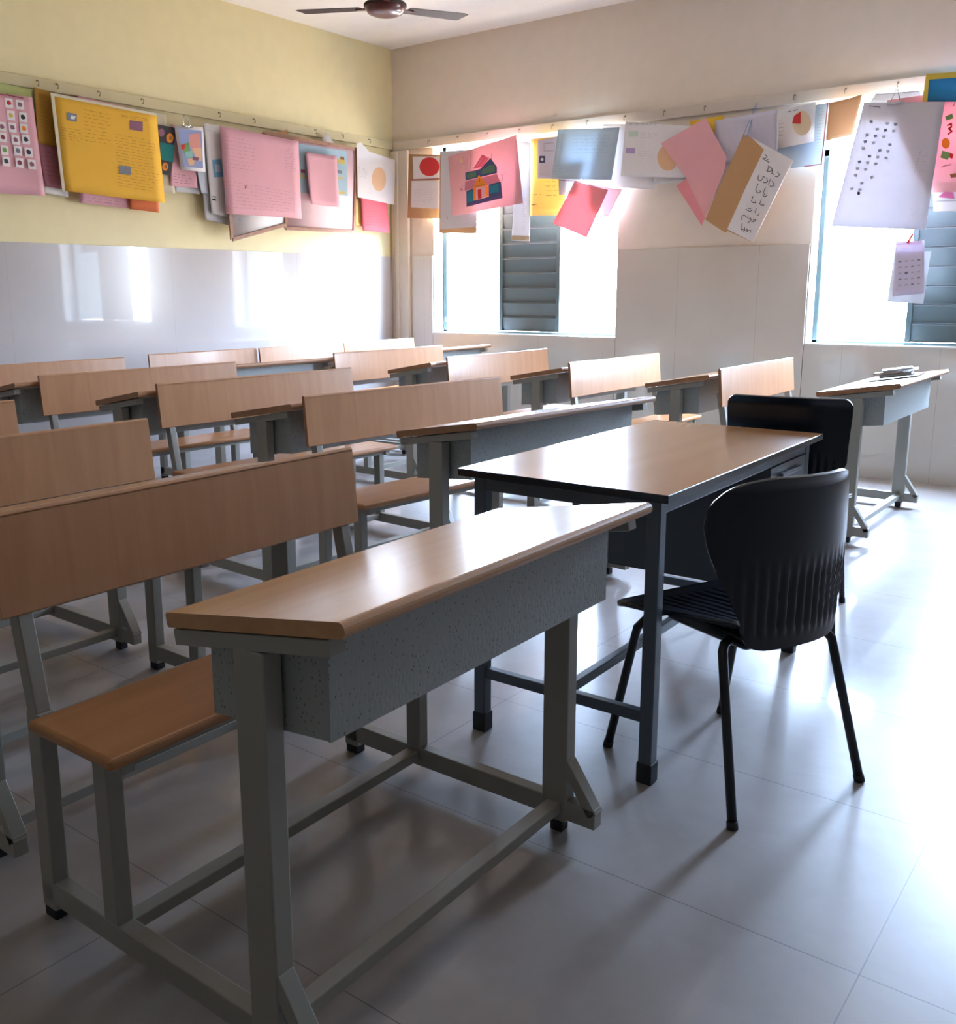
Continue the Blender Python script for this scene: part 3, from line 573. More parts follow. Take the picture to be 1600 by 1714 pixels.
('Y', 0.14, 'paper_sheet', 'small plain pink card pinned over the wooden-framed board', 'card', 'pink',[(-1.191, 2.293),(-0.849, 2.297),(-0.844, 1.898),(-1.164, 1.905)],[], 0.012, None),
('Y', 0.07, 'cardboard_piece', 'small brown cardboard corner sticking up behind the big pink sheet', 'cardboard', 'kraft',[(-1.52, 2.385),(-1.305, 2.449),(-1.297, 2.253),(-1.505, 2.231)],[], 0, None),
('Y', 0.07, 'paper_sheet', 'white paper corner poking up above the wooden-framed board', 'paper', 'white',[(-0.956, 2.388),(-0.886, 2.478),(-0.8, 2.414),(-0.825, 2.301)],[], 0, None),
('Y', 0.12, 'drawing_sheet', 'white sheet with a faint orange round face drawing beside the room corner', 'drawing', 'white',[(-0.586, 2.424),(-0.535, 2.44),(-0.435, 2.375),(-0.109, 2.34),(-0.126, 1.965),(-0.586, 1.998)],[('p', 'c_peach',[(-0.23, 2.171),(-0.238, 2.133),(-0.259, 2.099),(-0.29, 2.075),(-0.325, 2.065),(-0.359, 2.07),(-0.388, 2.089),(-0.407, 2.119),(-0.412, 2.156),(-0.404, 2.193),(-0.384, 2.227),(-0.354, 2.25),(-0.319, 2.261),(-0.285, 2.257),(-0.255, 2.238),(-0.236, 2.208)]),('L', 'c_slate', 5, 0.0012,[(-0.571, 2.247),(-0.44, 2.23),(-0.442, 2.153),(-0.573, 2.161)])], 0, None),
('Y', 0.1, 'paper_sheet', 'bright coral red sheet hanging below the face drawing near the corner', 'paper', 'coral',[(-0.538, 2.146),(-0.216, 2.149),(-0.172, 1.727),(-0.523, 1.731)],[('L', 'c_red', 6, 0.0012,[(-0.502, 1.908),(-0.222, 1.91),(-0.21, 1.775),(-0.492, 1.772)])], 0.006, None),
('Y', 0.08, 'paper_sheet', 'thin strip of yellow paper left of the coral red sheet', 'paper', 'yellow',[(-0.594, 1.999),(-0.478, 1.998),(-0.478, 1.768),(-0.588, 1.772)],[], 0.006, None),
('W', 0.06, 'cardboard_sheet', 'brown cardboard sheet with a red apple picture and lined page, nearest the corner', 'cardboard', 'kraft',[(0.235, 2.385),(0.589, 2.35),(0.579, 1.832),(0.212, 1.854)],[('p', 'white',[(0.281, 2.361),(0.583, 2.337),(0.581, 2.163),(0.285, 2.174)]),('p', 'c_red',[(0.576, 2.255),(0.567, 2.227),(0.543, 2.203),(0.507, 2.189),(0.465, 2.186),(0.422, 2.195),(0.386, 2.215),(0.362, 2.242),(0.354, 2.272),(0.363, 2.302),(0.387, 2.325),(0.424, 2.339),(0.466, 2.341),(0.509, 2.332),(0.544, 2.312),(0.568, 2.286)]),('p', 'white',[(0.265, 2.161),(0.581, 2.144),(0.573, 1.911),(0.255, 1.942)]),('L', 'c_gray', 6, 0.0012,[(0.284, 2.1),(0.548, 2.073),(0.547, 1.961),(0.282, 1.986)]),('s', 'c_mar', 0.005,[(0.258, 2.171),(0.581, 2.159)])], 0, None),
('W', 0.075, 'cardboard_sheet', 'cardboard sheet faced with a grey ruled page left of the pink house poster', 'cardboard', 'kraft',[(0.589, 2.373),(0.986, 2.362),(0.969, 1.694),(0.577, 1.713)],[('p', 'greywhite',[(0.601, 2.372),(0.98, 2.358),(0.963, 1.747),(0.59, 1.742)]),('L', 'c_gray', 14, 0.001,[(0.626, 2.197),(0.689, 2.193),(0.687, 1.782),(0.623, 1.78)]),('L', 'c_gray', 4, 0.001,[(0.719, 1.83),(0.938, 1.853),(0.938, 1.767),(0.719, 1.766)]),('s', 'ink', 0.004,[(0.662, 1.847),(0.668, 1.822)])], 0, None),
('W', 0.12, 'house_poster', 'pink poster with a coloured drawing of a blue house with an orange gable', 'poster', 'pinkw',[(0.713, 2.32),(1.391, 2.425),(1.46, 1.907),(0.754, 1.84)],[('p', 'c_navy',[(0.904, 1.907),(0.901, 2.033),(0.982, 2.048),(0.982, 1.953),(1.129, 1.974),(1.129, 2.073),(1.248, 2.085),(1.264, 1.959)]),('p', 'c_blue',[(0.914, 1.937),(0.912, 2.022),(0.966, 2.034),(0.968, 1.949)]),('p', 'c_blue',[(1.142, 1.998),(1.138, 2.058),(1.226, 2.071),(1.229, 2.008)]),('p', 'c_purp',[(0.898, 1.907),(0.956, 1.944),(1.236, 1.978),(1.264, 1.957)]),('p', 'c_rose2',[(0.885, 2.036),(0.891, 2.109),(1.014, 2.125),(1.21, 2.146),(1.241, 2.085),(1.11, 2.064)]),('p', 'c_navy',[(0.895, 2.118),(0.891, 2.179),(1.008, 2.19),(1.046, 2.197),(1.147, 2.272),(1.21, 2.199),(1.21, 2.151),(1.046, 2.133)]),('p', 'c_dgrn',[(0.911, 2.13),(0.911, 2.17),(1.001, 2.18),(1.005, 2.141)]),('p', 'c_dgrn',[(1.059, 2.152),(1.059, 2.186),(1.147, 2.223),(1.191, 2.21),(1.191, 2.162)]),('p', 'c_hot',[(0.976, 2.202),(1.065, 2.303),(1.128, 2.269),(1.071, 2.21)]),('s', 'pink', 0.003,[(1.008, 2.215),(1.078, 2.288)]),('s', 'pink', 0.003,[(1.04, 2.207),(1.109, 2.27)]),('s', 'c_mar', 0.003,[(0.982, 2.207),(1.065, 2.303),(1.147, 2.267)]),('p', 'c_org',[(0.976, 1.953),(0.976, 2.053),(1.033, 2.153),(1.129, 2.048),(1.129, 1.979)]),('p', 'pink',[(1.002, 1.962),(1.005, 2.051),(1.097, 2.06),(1.101, 1.971)]),('p', 'c_red',[(1.024, 1.965),(1.021, 2.035),(1.056, 2.041),(1.061, 1.966)]),('s', 'ink', 0.003,[(0.995, 2.062),(1.097, 2.073)]),('s', 'ink', 0.006,[(1.04, 2.118),(1.037, 2.094)]),('p', 'c_peach',[(0.874, 2.274),(0.873, 2.266),(0.869, 2.26),(0.863, 2.256),(0.856, 2.255),(0.849, 2.257),(0.843, 2.262),(0.839, 2.269),(0.837, 2.277),(0.839, 2.285),(0.843, 2.292),(0.849, 2.296),(0.856, 2.297),(0.863, 2.295),(0.869, 2.29),(0.873, 2.283)]),('s', 'c_mar', 0.002,[(0.898, 2.193),(0.901, 2.277)]),('s', 'c_mar', 0.002,[(0.943, 2.205),(0.947, 2.244)]),('s', 'c_mar', 0.003,[(1.159, 2.247),(1.162, 2.305)]),('s', 'c_mar', 0.004,[(0.852, 2.036),(0.852, 2.056),(0.872, 2.037)]),('s', 'c_mar', 0.002,[(0.835, 2.065),(0.855, 2.053),(0.872, 2.08)]),('s', 'c_mar', 0.004,[(1.244, 2.095),(1.272, 2.093),(1.269, 2.127)]),('s', 'c_mar', 0.002,[(1.241, 2.143),(1.269, 2.127),(1.293, 2.147)])], 0, None),
('W', 0.1, 'paper_strip', 'long narrow white paper strip with a beige bottom band', 'paper', 'white',[(1.389, 2.383),(1.513, 2.363),(1.518, 1.613),(1.352, 1.623)],[('p', 'kraftlight',[(1.357, 1.664),(1.518, 1.654),(1.518, 1.617),(1.352, 1.627)]),('L', 'c_plum', 16, 0.001,[(1.44, 1.955),(1.485, 1.952),(1.489, 1.701),(1.443, 1.703)])], 0.01, None),
('W', 0.075, 'paper_sheet', 'yellow sheet with black handwriting between the white strip and the blue-grey sheet', 'paper', 'yellow',[(1.502, 2.389),(1.843, 2.388),(1.819, 1.801),(1.499, 1.812)],[('L', 'ink', 4, 0.003,[(1.645, 2.079),(1.759, 2.071),(1.762, 1.938),(1.648, 1.936)]),('L', 'ink', 1, 0.003,[(1.513, 1.989),(1.636, 1.981),(1.636, 1.945),(1.514, 1.952)]),('L', 'ink', 1, 0.004,[(1.515, 1.902),(1.582, 1.899),(1.582, 1.885),(1.515, 1.889)])], 0.006, None),
('W', 0.095, 'page_sheet', 'pale lilac page with a small navy stamp overlapping the yellow sheet', 'page', 'lilac',[(1.576, 2.371),(1.791, 2.386),(1.788, 2.068),(1.58, 2.086)],[('p', 'c_navy',[(1.594, 2.254),(1.649, 2.25),(1.65, 2.197),(1.595, 2.201)]),('p', 'white',[(1.636, 2.225),(1.635, 2.22),(1.632, 2.217),(1.628, 2.215),(1.622, 2.215),(1.617, 2.216),(1.613, 2.219),(1.61, 2.222),(1.608, 2.227),(1.609, 2.231),(1.612, 2.234),(1.617, 2.236),(1.622, 2.237),(1.627, 2.235),(1.632, 2.233),(1.635, 2.229)]),('s', 'ink', 0.002,[(1.636, 2.343),(1.728, 2.34),(1.73, 2.283),(1.637, 2.286),(1.636, 2.343)]),('L', 'c_gray', 4, 0.001,[(1.601, 2.179),(1.716, 2.17),(1.717, 2.095),(1.602, 2.103)])], 0.006, None),
('W', 0.085, 'page_sheet', 'small grey page below the blue-grey sheet above the tilted coral sheet', 'page', 'greywhite',[(1.757, 2.203),(2.01, 2.183),(1.933, 1.945),(1.773, 1.954)],[('s', 'c_mar', 0.004,[(1.771, 2.061),(1.909, 2.047)])], 0.006, None),
('W', 0.12, 'paper_sheet', 'blue-grey sheet with faint handwriting over the first window', 'paper', 'bluegrey',[(1.774, 2.428),(2.298, 2.393),(2.242, 2.03),(1.728, 2.07)],[('L', 'c_slate', 6, 0.0012,[(1.886, 2.383),(2.265, 2.351),(2.25, 2.21),(1.905, 2.239)]),('L', 'c_slate', 3, 0.001,[(1.736, 2.179),(1.838, 2.171),(1.839, 2.106),(1.738, 2.113)])], 0.008, None),
('W', 0.11, 'paper_sheet', 'tilted coral pink sheet hanging lowest over the first window', 'paper', 'coralw',[(1.924, 2.048),(2.213, 1.96),(2.04, 1.622),(1.739, 1.74)],[], 0.008, None),
('W', 0.08, 'paper_sheet', 'pale translucent pink sheet at the right edge of the first window', 'paper', 'palepink',[(2.027, 2.018),(2.316, 1.96),(2.203, 1.765),(2.058, 1.824)],[], 0.006, None),
('W', 0.07, 'page_sheet', 'wide white page whose lower edge shows below the blue-grey sheet and text page', 'page', 'white',[(2.136, 2.436),(2.525, 2.405),(2.572, 1.945),(2.022, 2.006)],[], 0.006, None),
('W', 0.1, 'page_sheet', 'white page with pencil text and an orange round picture left of the hanging pink sheet', 'page', 'white',[(2.335, 2.433),(2.883, 2.342),(2.833, 2.003),(2.309, 2.052)],[('p', 'c_peach',[(2.763, 2.146),(2.758, 2.112),(2.742, 2.084),(2.716, 2.067),(2.684, 2.063),(2.652, 2.072),(2.624, 2.093),(2.605, 2.124),(2.597, 2.159),(2.602, 2.193),(2.619, 2.221),(2.645, 2.238),(2.677, 2.242),(2.709, 2.232),(2.736, 2.21),(2.755, 2.18)]),('p', 'c_mint',[(2.361, 2.361),(2.438, 2.357),(2.44, 2.32),(2.363, 2.323)]),('p', 'c_lil',[(2.346, 2.246),(2.419, 2.24),(2.42, 2.202),(2.348, 2.209)]),('L', 'c_gray', 3, 0.0012,[(2.458, 2.343),(2.608, 2.329),(2.61, 2.288),(2.459, 2.302)]),('L', 'c_gray', 3, 0.0012,[(2.443, 2.221),(2.567, 2.211),(2.568, 2.17),(2.445, 2.18)]),('L', 'ink', 1, 0.0018,[(2.359, 2.418),(2.606, 2.393),(2.606, 2.381),(2.36, 2.406)])], 0.006, None),
('W', 0.085, 'page_sheet', 'thin white page edge below the text page with the orange picture', 'page', 'greywhite',[(2.543, 2.14),(2.83, 2.118),(2.827, 1.985),(2.578, 1.977)],[], 0.006, None),
('W', 0.08, 'paper_sheet', 'bright yellow scrap sticking out behind the top of the hanging pink sheet', 'paper', 'yellow2',[(2.819, 2.386),(3.079, 2.398),(3.038, 2.22),(2.892, 2.248)],[], 0, None),
('W', 0.14, 'paper_sheet', 'large pink sheet hanging by one corner with its lower point folded', 'paper', 'pinkw',[(2.968, 2.387),(3.039, 2.267),(3.132, 2.119),(3.12, 2.023),(2.974, 1.67),(2.772, 1.956),(2.847, 1.995),(2.64, 2.248)],[('p', 'coralw',[(2.772, 1.951),(2.847, 1.991),(2.998, 1.721),(2.974, 1.674)])], 0, None),
('W', 0.105, 'page_sheet', 'lilac-white printed page behind the cord of the cardboard', 'page', 'lilac',[(3.023, 2.366),(3.446, 2.393),(3.466, 2.088),(3.035, 2.068)],[('L', 'c_gray', 14, 0.0009,[(3.065, 2.311),(3.207, 2.324),(3.219, 2.116),(3.076, 2.096)]),('L', 'c_gray', 11, 0.0009,[(3.273, 2.329),(3.418, 2.341),(3.428, 2.182),(3.282, 2.172)])], 0.006, None),
('W', 0.12, 'drawing_sheet', 'white sheet with a red and cream pie chart drawing', 'drawing', 'white',[(3.46, 2.382),(3.701, 2.407),(3.707, 2.166),(3.475, 2.142)],[('p', 'c_cream2',[(3.684, 2.282),(3.681, 2.253),(3.669, 2.229),(3.651, 2.214),(3.627, 2.21),(3.603, 2.218),(3.582, 2.237),(3.567, 2.264),(3.56, 2.294),(3.563, 2.324),(3.575, 2.347),(3.594, 2.362),(3.617, 2.365),(3.641, 2.357),(3.662, 2.338),(3.677, 2.312)]),('p', 'c_red',[(3.56, 2.291),(3.569, 2.338),(3.61, 2.359),(3.615, 2.285)]),('L', 'ink', 1, 0.003,[(3.524, 2.372),(3.601, 2.378),(3.601, 2.371),(3.524, 2.364)]),('L', 'ink', 5, 0.0018,[(3.471, 2.333),(3.51, 2.336),(3.518, 2.217),(3.479, 2.213)])], 0, None),
('W', 0.09, 'paper_sheet', 'light blue sheet with a dark red edge behind the pie chart sheet', 'paper', 'ltbluew',[(3.454, 2.369),(3.779, 2.402),(3.761, 2.021),(3.465, 2.013)],[('s', 'c_mar', 0.006,[(3.771, 2.4),(3.756, 2.029)]),('s', 'c_mar', 0.006,[(3.646, 2.019),(3.761, 2.025)]),('L', 'c_slate', 16, 0.0009,[(3.705, 2.378),(3.758, 2.38),(3.757, 2.073),(3.719, 2.076)])], 0, None),
('W', 0.105, 'cardboard_piece', 'plain tan card between the light blue sheet and the big grey-white sheet', 'card', 'kraft2',[(3.784, 2.393),(3.982, 2.423),(3.946, 2.189),(3.785, 2.164)],[], 0.01, None),
('W', 0.16, 'newsprint_sheet', 'big grey-white sheet covered with rows of small pencil sketches', 'poster', 'newsprint',[(4.012, 2.363),(4.471, 2.317),(4.43, 1.584),(3.874, 1.628)],[('p', 'c_slate',[(4.052, 2.253),(4.071, 2.255),(4.076, 2.24),(4.059, 2.237)]),('p', 'c_gray',[(4.148, 2.233),(4.167, 2.235),(4.171, 2.22),(4.154, 2.217)]),('p', 'c_slate',[(4.195, 2.223),(4.214, 2.225),(4.218, 2.21),(4.202, 2.207)]),('p', 'c_gray',[(4.092, 2.204),(4.112, 2.206),(4.116, 2.192),(4.099, 2.188)]),('p', 'c_slate',[(4.14, 2.195),(4.159, 2.196),(4.164, 2.182),(4.147, 2.178)]),('p', 'c_gray',[(4.188, 2.185),(4.206, 2.186),(4.211, 2.172),(4.194, 2.168)]),('p', 'c_gray',[(4.036, 2.175),(4.056, 2.177),(4.06, 2.163),(4.043, 2.159)]),('p', 'c_slate',[(4.085, 2.166),(4.104, 2.167),(4.108, 2.153),(4.091, 2.149)]),('p', 'c_gray',[(4.133, 2.156),(4.152, 2.158),(4.156, 2.143),(4.139, 2.139)]),('p', 'c_slate',[(4.028, 2.136),(4.048, 2.138),(4.052, 2.124),(4.035, 2.12)]),('p', 'c_gray',[(4.077, 2.127),(4.096, 2.128),(4.101, 2.114),(4.083, 2.11)]),('p', 'c_slate',[(4.173, 2.107),(4.191, 2.109),(4.196, 2.095),(4.179, 2.091)]),('p', 'c_gray',[(4.02, 2.097),(4.04, 2.099),(4.044, 2.084),(4.027, 2.08)]),('p', 'c_slate',[(4.117, 2.078),(4.136, 2.08),(4.141, 2.065),(4.124, 2.062)]),('p', 'c_gray',[(4.165, 2.069),(4.184, 2.07),(4.188, 2.056),(4.171, 2.052)]),('p', 'c_slate',[(4.061, 2.048),(4.08, 2.05),(4.085, 2.035),(4.068, 2.032)]),('p', 'c_gray',[(4.109, 2.039),(4.129, 2.041),(4.133, 2.026),(4.116, 2.022)]),('p', 'c_gray',[(4.157, 2.03),(4.176, 2.031),(4.181, 2.017),(4.164, 2.013)]),('p', 'c_slate',[(4.004, 2.018),(4.024, 2.02),(4.028, 2.005),(4.011, 2.001)]),('p', 'c_gray',[(4.053, 2.009),(4.072, 2.011),(4.077, 1.996),(4.06, 1.992)]),('p', 'c_gray',[(4.102, 1.999),(4.121, 2.001),(4.125, 1.987),(4.108, 1.983)]),('p', 'c_gray',[(3.996, 1.978),(4.016, 1.98),(4.02, 1.965),(4.003, 1.961)]),('p', 'c_gray',[(4.045, 1.969),(4.065, 1.971),(4.069, 1.956),(4.052, 1.952)]),('p', 'c_gray',[(3.988, 1.938),(4.008, 1.94),(4.012, 1.925),(3.995, 1.921)]),('p', 'c_gray',[(4.086, 1.92),(4.105, 1.922),(4.11, 1.908),(4.093, 1.904)]),('p', 'c_gray',[(4.029, 1.889),(4.049, 1.891),(4.053, 1.877),(4.036, 1.872)]),('p', 'c_gray',[(3.972, 1.857),(3.991, 1.86),(3.996, 1.845),(3.978, 1.841)]),('p', 'c_gray',[(4.021, 1.849),(4.041, 1.851),(4.045, 1.836),(4.028, 1.832)]),('L', 'c_gray', 3, 0.0014,[(4.117, 2.316),(4.244, 2.309),(4.248, 2.261),(4.121, 2.267)]),('L', 'c_gray', 7, 0.0016,[(4.306, 2.055),(4.427, 2.038),(4.432, 1.914),(4.31, 1.93)]),('s', 'c_gray', 0.003,[(4.366, 2.057),(4.352, 1.989),(4.338, 1.914)]),('p', 'ink',[(4.038, 1.821),(4.037, 1.817),(4.036, 1.813),(4.033, 1.811),(4.029, 1.81),(4.026, 1.811),(4.023, 1.814),(4.02, 1.818),(4.019, 1.822),(4.02, 1.826),(4.022, 1.829),(4.024, 1.831),(4.028, 1.832),(4.031, 1.831),(4.034, 1.829),(4.037, 1.825)]),('s', 'c_gray', 0.002,[(4.335, 1.711),(4.356, 1.703),(4.358, 1.675),(4.337, 1.683)]),('s', 'ink', 0.004,[(4.049, 2.338),(4.113, 2.324)])], 0.014, ('cardclip',)),
('W', 0.13, 'number_chart', 'pink chart with bold numerals and an orange fruit at the right frame edge', 'chart', 'pinkw',[(4.137, 2.367),(4.769, 2.385),(4.827, 1.789),(4.391, 1.808)],[('s', 'c_red', 0.01,[(4.493, 2.185),(4.512, 2.193),(4.514, 2.173),(4.501, 2.167),(4.519, 2.149),(4.501, 2.134)]),('p', 'c_org',[(4.515, 2.081),(4.515, 2.07),(4.511, 2.06),(4.504, 2.054),(4.495, 2.053),(4.486, 2.056),(4.478, 2.063),(4.472, 2.074),(4.47, 2.086),(4.47, 2.097),(4.474, 2.107),(4.481, 2.113),(4.49, 2.114),(4.499, 2.111),(4.507, 2.104),(4.513, 2.093)]),('p', 'c_grn',[(4.477, 2.044),(4.527, 2.026),(4.511, 1.987),(4.47, 2.004)]),('p', 'c_red',[(4.52, 2.027),(4.541, 2.018),(4.537, 1.991),(4.52, 2.0)]),('p', 'c_grn',[(4.476, 2.237),(4.513, 2.25),(4.522, 2.222),(4.484, 2.213)]),('s', 'ink', 0.004,[(4.482, 1.948),(4.507, 1.956),(4.533, 1.958)]),('p', 'c_brown',[(4.531, 1.903),(4.563, 1.908),(4.572, 1.886),(4.54, 1.882)]),('s', 'ink', 0.003,[(4.526, 2.322),(4.516, 2.29)])], 0, None),
('W', 0.115, 'drawing_sheet', 'white sheet with a hot pink shape below the pink number chart', 'drawing', 'white',[(4.432, 1.884),(4.818, 1.857),(4.835, 1.682),(4.455, 1.694)],[('p', 'c_hot2',[(4.474, 1.777),(4.511, 1.809),(4.557, 1.799),(4.567, 1.761)]),('s', 'c_gray', 0.004,[(4.456, 1.753),(4.575, 1.75)])], 0, None),
('W', 0.1, 'paper_sheet', 'grey-white sheet just under the rail above the big grey-white sheet', 'paper', 'greywhite',[(4.059, 2.418),(4.316, 2.408),(4.348, 2.238),(3.981, 2.275)],[('s', 'c_gray', 0.003,[(4.063, 2.414),(4.317, 2.401)])], 0, None),
('W', 0.15, 'picture_card', 'blue picture with a yellow scalloped border at the top right corner', 'picture', 'c_blue2',[(4.354, 2.487),(4.765, 2.46),(4.782, 2.284),(4.344, 2.333)],[('p', 'gold',[(4.354, 2.487),(4.765, 2.46),(4.767, 2.434),(4.353, 2.454)]),('p', 'gold',[(4.354, 2.487),(4.373, 2.484),(4.374, 2.33),(4.344, 2.333)])], 0, None),
('W', 0.13, 'booklet_page', 'small grey-white backing page behind the hanging lilac leaflet', 'page', 'greywhite',[(4.255, 1.465),(4.465, 1.456),(4.448, 1.143),(4.238, 1.153)],[], 0, None),
('W', 0.14, 'leaflet', 'small lilac leaflet with rows of tiny figures hanging by a red clip', 'leaflet', 'lilac2',[(4.26, 1.519),(4.424, 1.524),(4.452, 1.205),(4.27, 1.187)],[('s', 'c_hot2', 0.002,[(4.272, 1.501),(4.409, 1.511)]),('L', 'c_gray', 2, 0.0014,[(4.284, 1.479),(4.404, 1.49),(4.405, 1.468),(4.286, 1.46)]),('p', 'c_slate',[(4.287, 1.403),(4.304, 1.406),(4.305, 1.397),(4.288, 1.393)]),('p', 'c_gray',[(4.323, 1.405),(4.34, 1.409),(4.341, 1.4),(4.324, 1.396)]),('p', 'c_gray',[(4.359, 1.408),(4.376, 1.411),(4.377, 1.402),(4.36, 1.399)]),('p', 'c_slate',[(4.395, 1.411),(4.412, 1.414),(4.412, 1.405),(4.396, 1.402)]),('p', 'c_gray',[(4.29, 1.366),(4.307, 1.369),(4.308, 1.36),(4.291, 1.357)]),('p', 'c_gray',[(4.326, 1.369),(4.343, 1.372),(4.344, 1.363),(4.327, 1.36)]),('p', 'c_slate',[(4.362, 1.372),(4.379, 1.375),(4.38, 1.366),(4.363, 1.363)]),('p', 'c_gray',[(4.398, 1.375),(4.415, 1.378),(4.416, 1.369),(4.399, 1.366)]),('p', 'c_gray',[(4.293, 1.33),(4.31, 1.333),(4.311, 1.324),(4.294, 1.321)]),('p', 'c_slate',[(4.329, 1.333),(4.346, 1.336),(4.347, 1.327),(4.33, 1.324)]),('p', 'c_gray',[(4.365, 1.336),(4.382, 1.339),(4.383, 1.33),(4.366, 1.327)]),('p', 'c_gray',[(4.401, 1.339),(4.418, 1.342),(4.419, 1.333),(4.402, 1.33)]),('p', 'c_slate',[(4.296, 1.293),(4.313, 1.297),(4.314, 1.288),(4.297, 1.284)]),('p', 'c_gray',[(4.332, 1.296),(4.349, 1.3),(4.35, 1.291),(4.333, 1.287)]),('p', 'c_gray',[(4.368, 1.3),(4.385, 1.303),(4.386, 1.294),(4.369, 1.291)]),('p', 'c_slate',[(4.404, 1.303),(4.421, 1.306),(4.422, 1.297),(4.405, 1.294)]),('p', 'c_gray',[(4.299, 1.257),(4.316, 1.26),(4.317, 1.251),(4.3, 1.247)]),('p', 'c_gray',[(4.335, 1.26),(4.352, 1.264),(4.353, 1.254),(4.336, 1.251)]),('p', 'c_slate',[(4.371, 1.263),(4.388, 1.267),(4.389, 1.258),(4.372, 1.254)]),('p', 'c_gray',[(4.407, 1.267),(4.424, 1.27),(4.425, 1.261),(4.408, 1.258)])], 0.006, ('redclip',)),
('W', 0.17, 'cardboard_placard', 'tilted brown cardboard placard with a white strip of black script on a cord', 'placard', 'kraft',[(3.25, 2.243),(3.282, 2.238),(3.598, 2.053),(3.495, 1.835),(3.36, 1.542),(3.178, 1.627),(3.16, 1.616),(3.011, 1.709)],[('p', 'white',[(3.306, 2.225),(3.6, 2.053),(3.36, 1.544),(3.175, 1.637),(3.288, 1.899),(3.401, 2.138)]),('s', 'ink', 0.0042,[(3.409, 2.108),(3.426, 2.089),(3.419, 2.084),(3.4, 2.081)]),('s', 'ink', 0.0042,[(3.395, 2.086),(3.414, 2.067),(3.437, 2.057)]),('s', 'ink', 0.0042,[(3.42, 2.067),(3.436, 2.074)]),('s', 'ink', 0.0042,[(3.432, 2.051),(3.443, 2.053)]),('s', 'ink', 0.0042,[(3.438, 2.032),(3.461, 2.014),(3.467, 2.001),(3.447, 1.994),(3.429, 1.999),(3.437, 2.015),(3.438, 2.032)]),('s', 'ink', 0.0042,[(3.467, 1.996),(3.463, 1.98),(3.481, 1.974)]),('s', 'ink', 0.0042,[(3.487, 1.962),(3.505, 1.958),(3.515, 1.97),(3.5, 1.988)]),('s', 'ink', 0.0042,[(3.377, 1.978),(3.371, 1.961),(3.377, 1.944),(3.395, 1.941),(3.405, 1.955),(3.406, 1.967),(3.418, 1.962)]),('s', 'ink', 0.0042,[(3.429, 1.957),(3.44, 1.931),(3.427, 1.926),(3.409, 1.929)]),('s', 'ink', 0.0042,[(3.457, 1.947),(3.445, 1.914)]),('s', 'ink', 0.0042,[(3.471, 1.933),(3.486, 1.903),(3.471, 1.9),(3.455, 1.902)]),('s', 'ink', 0.0042,[(3.376, 1.923),(3.362, 1.886),(3.372, 1.864),(3.39, 1.865),(3.399, 1.875)]),('s', 'ink', 0.0042,[(3.387, 1.878),(3.399, 1.873)]),('s', 'ink', 0.0042,[(3.427, 1.894),(3.415, 1.861),(3.427, 1.848)]),('s', 'ink', 0.0042,[(3.414, 1.848),(3.424, 1.835),(3.437, 1.841),(3.443, 1.847)]),('s', 'ink', 0.0042,[(3.346, 1.844),(3.337, 1.814),(3.349, 1.801),(3.367, 1.802)]),('s', 'ink', 0.0042,[(3.364, 1.811),(3.367, 1.798)]),('s', 'ink', 0.0042,[(3.404, 1.819),(3.395, 1.792),(3.404, 1.785),(3.422, 1.782)]),('s', 'ink', 0.0042,[(3.424, 1.79),(3.42, 1.776)]),('s', 'ink', 0.0042,[(3.303, 1.763),(3.315, 1.753),(3.334, 1.746),(3.345, 1.756)]),('s', 'ink', 0.0042,[(3.319, 1.766),(3.337, 1.763)]),('s', 'ink', 0.0042,[(3.374, 1.763),(3.369, 1.733)]),('s', 'ink', 0.0042,[(3.381, 1.716),(3.394, 1.722),(3.396, 1.734)]),('s', 'ink', 0.0042,[(3.359, 1.743),(3.364, 1.744)]),('s', 'ink', 0.0042,[(3.275, 1.693),(3.28, 1.721),(3.294, 1.724),(3.313, 1.71),(3.323, 1.703)]),('s', 'ink', 0.0042,[(3.328, 1.695),(3.336, 1.703),(3.344, 1.694),(3.333, 1.679),(3.32, 1.675)]),('s', 'ink', 0.0042,[(3.344, 1.683),(3.361, 1.678),(3.376, 1.688),(3.364, 1.695),(3.358, 1.687)]),('s', 'ink', 0.0042,[(3.283, 1.671),(3.276, 1.643),(3.281, 1.627),(3.299, 1.631)]),('s', 'ink', 0.0042,[(3.301, 1.644),(3.304, 1.624),(3.296, 1.614)]),('s', 'ink', 0.0042,[(3.311, 1.622),(3.322, 1.63),(3.328, 1.621),(3.314, 1.611)]),('s', 'ink', 0.0042,[(3.323, 1.621),(3.337, 1.621),(3.346, 1.622),(3.342, 1.607)])], 0, ('cord',))]
HOOKS={'Y': [(-3.311, 2.481), (-3.184, 2.459), (-2.896, 2.46), (-2.572, 2.447), (-1.928, 2.434), (-1.605, 2.433), (-0.969, 2.412), (-0.662, 2.415), (-0.336, 2.412)], 'W': [(0.437, 2.444), (0.744, 2.45), (1.049, 2.454), (1.364, 2.456), (1.669, 2.462), (1.976, 2.466), (2.292, 2.463), (2.606, 2.467), (2.913, 2.446), (3.534, 2.468), (3.857, 2.452), (4.17, 2.468), (4.484, 2.47)]}
rnd = random.Random(11)
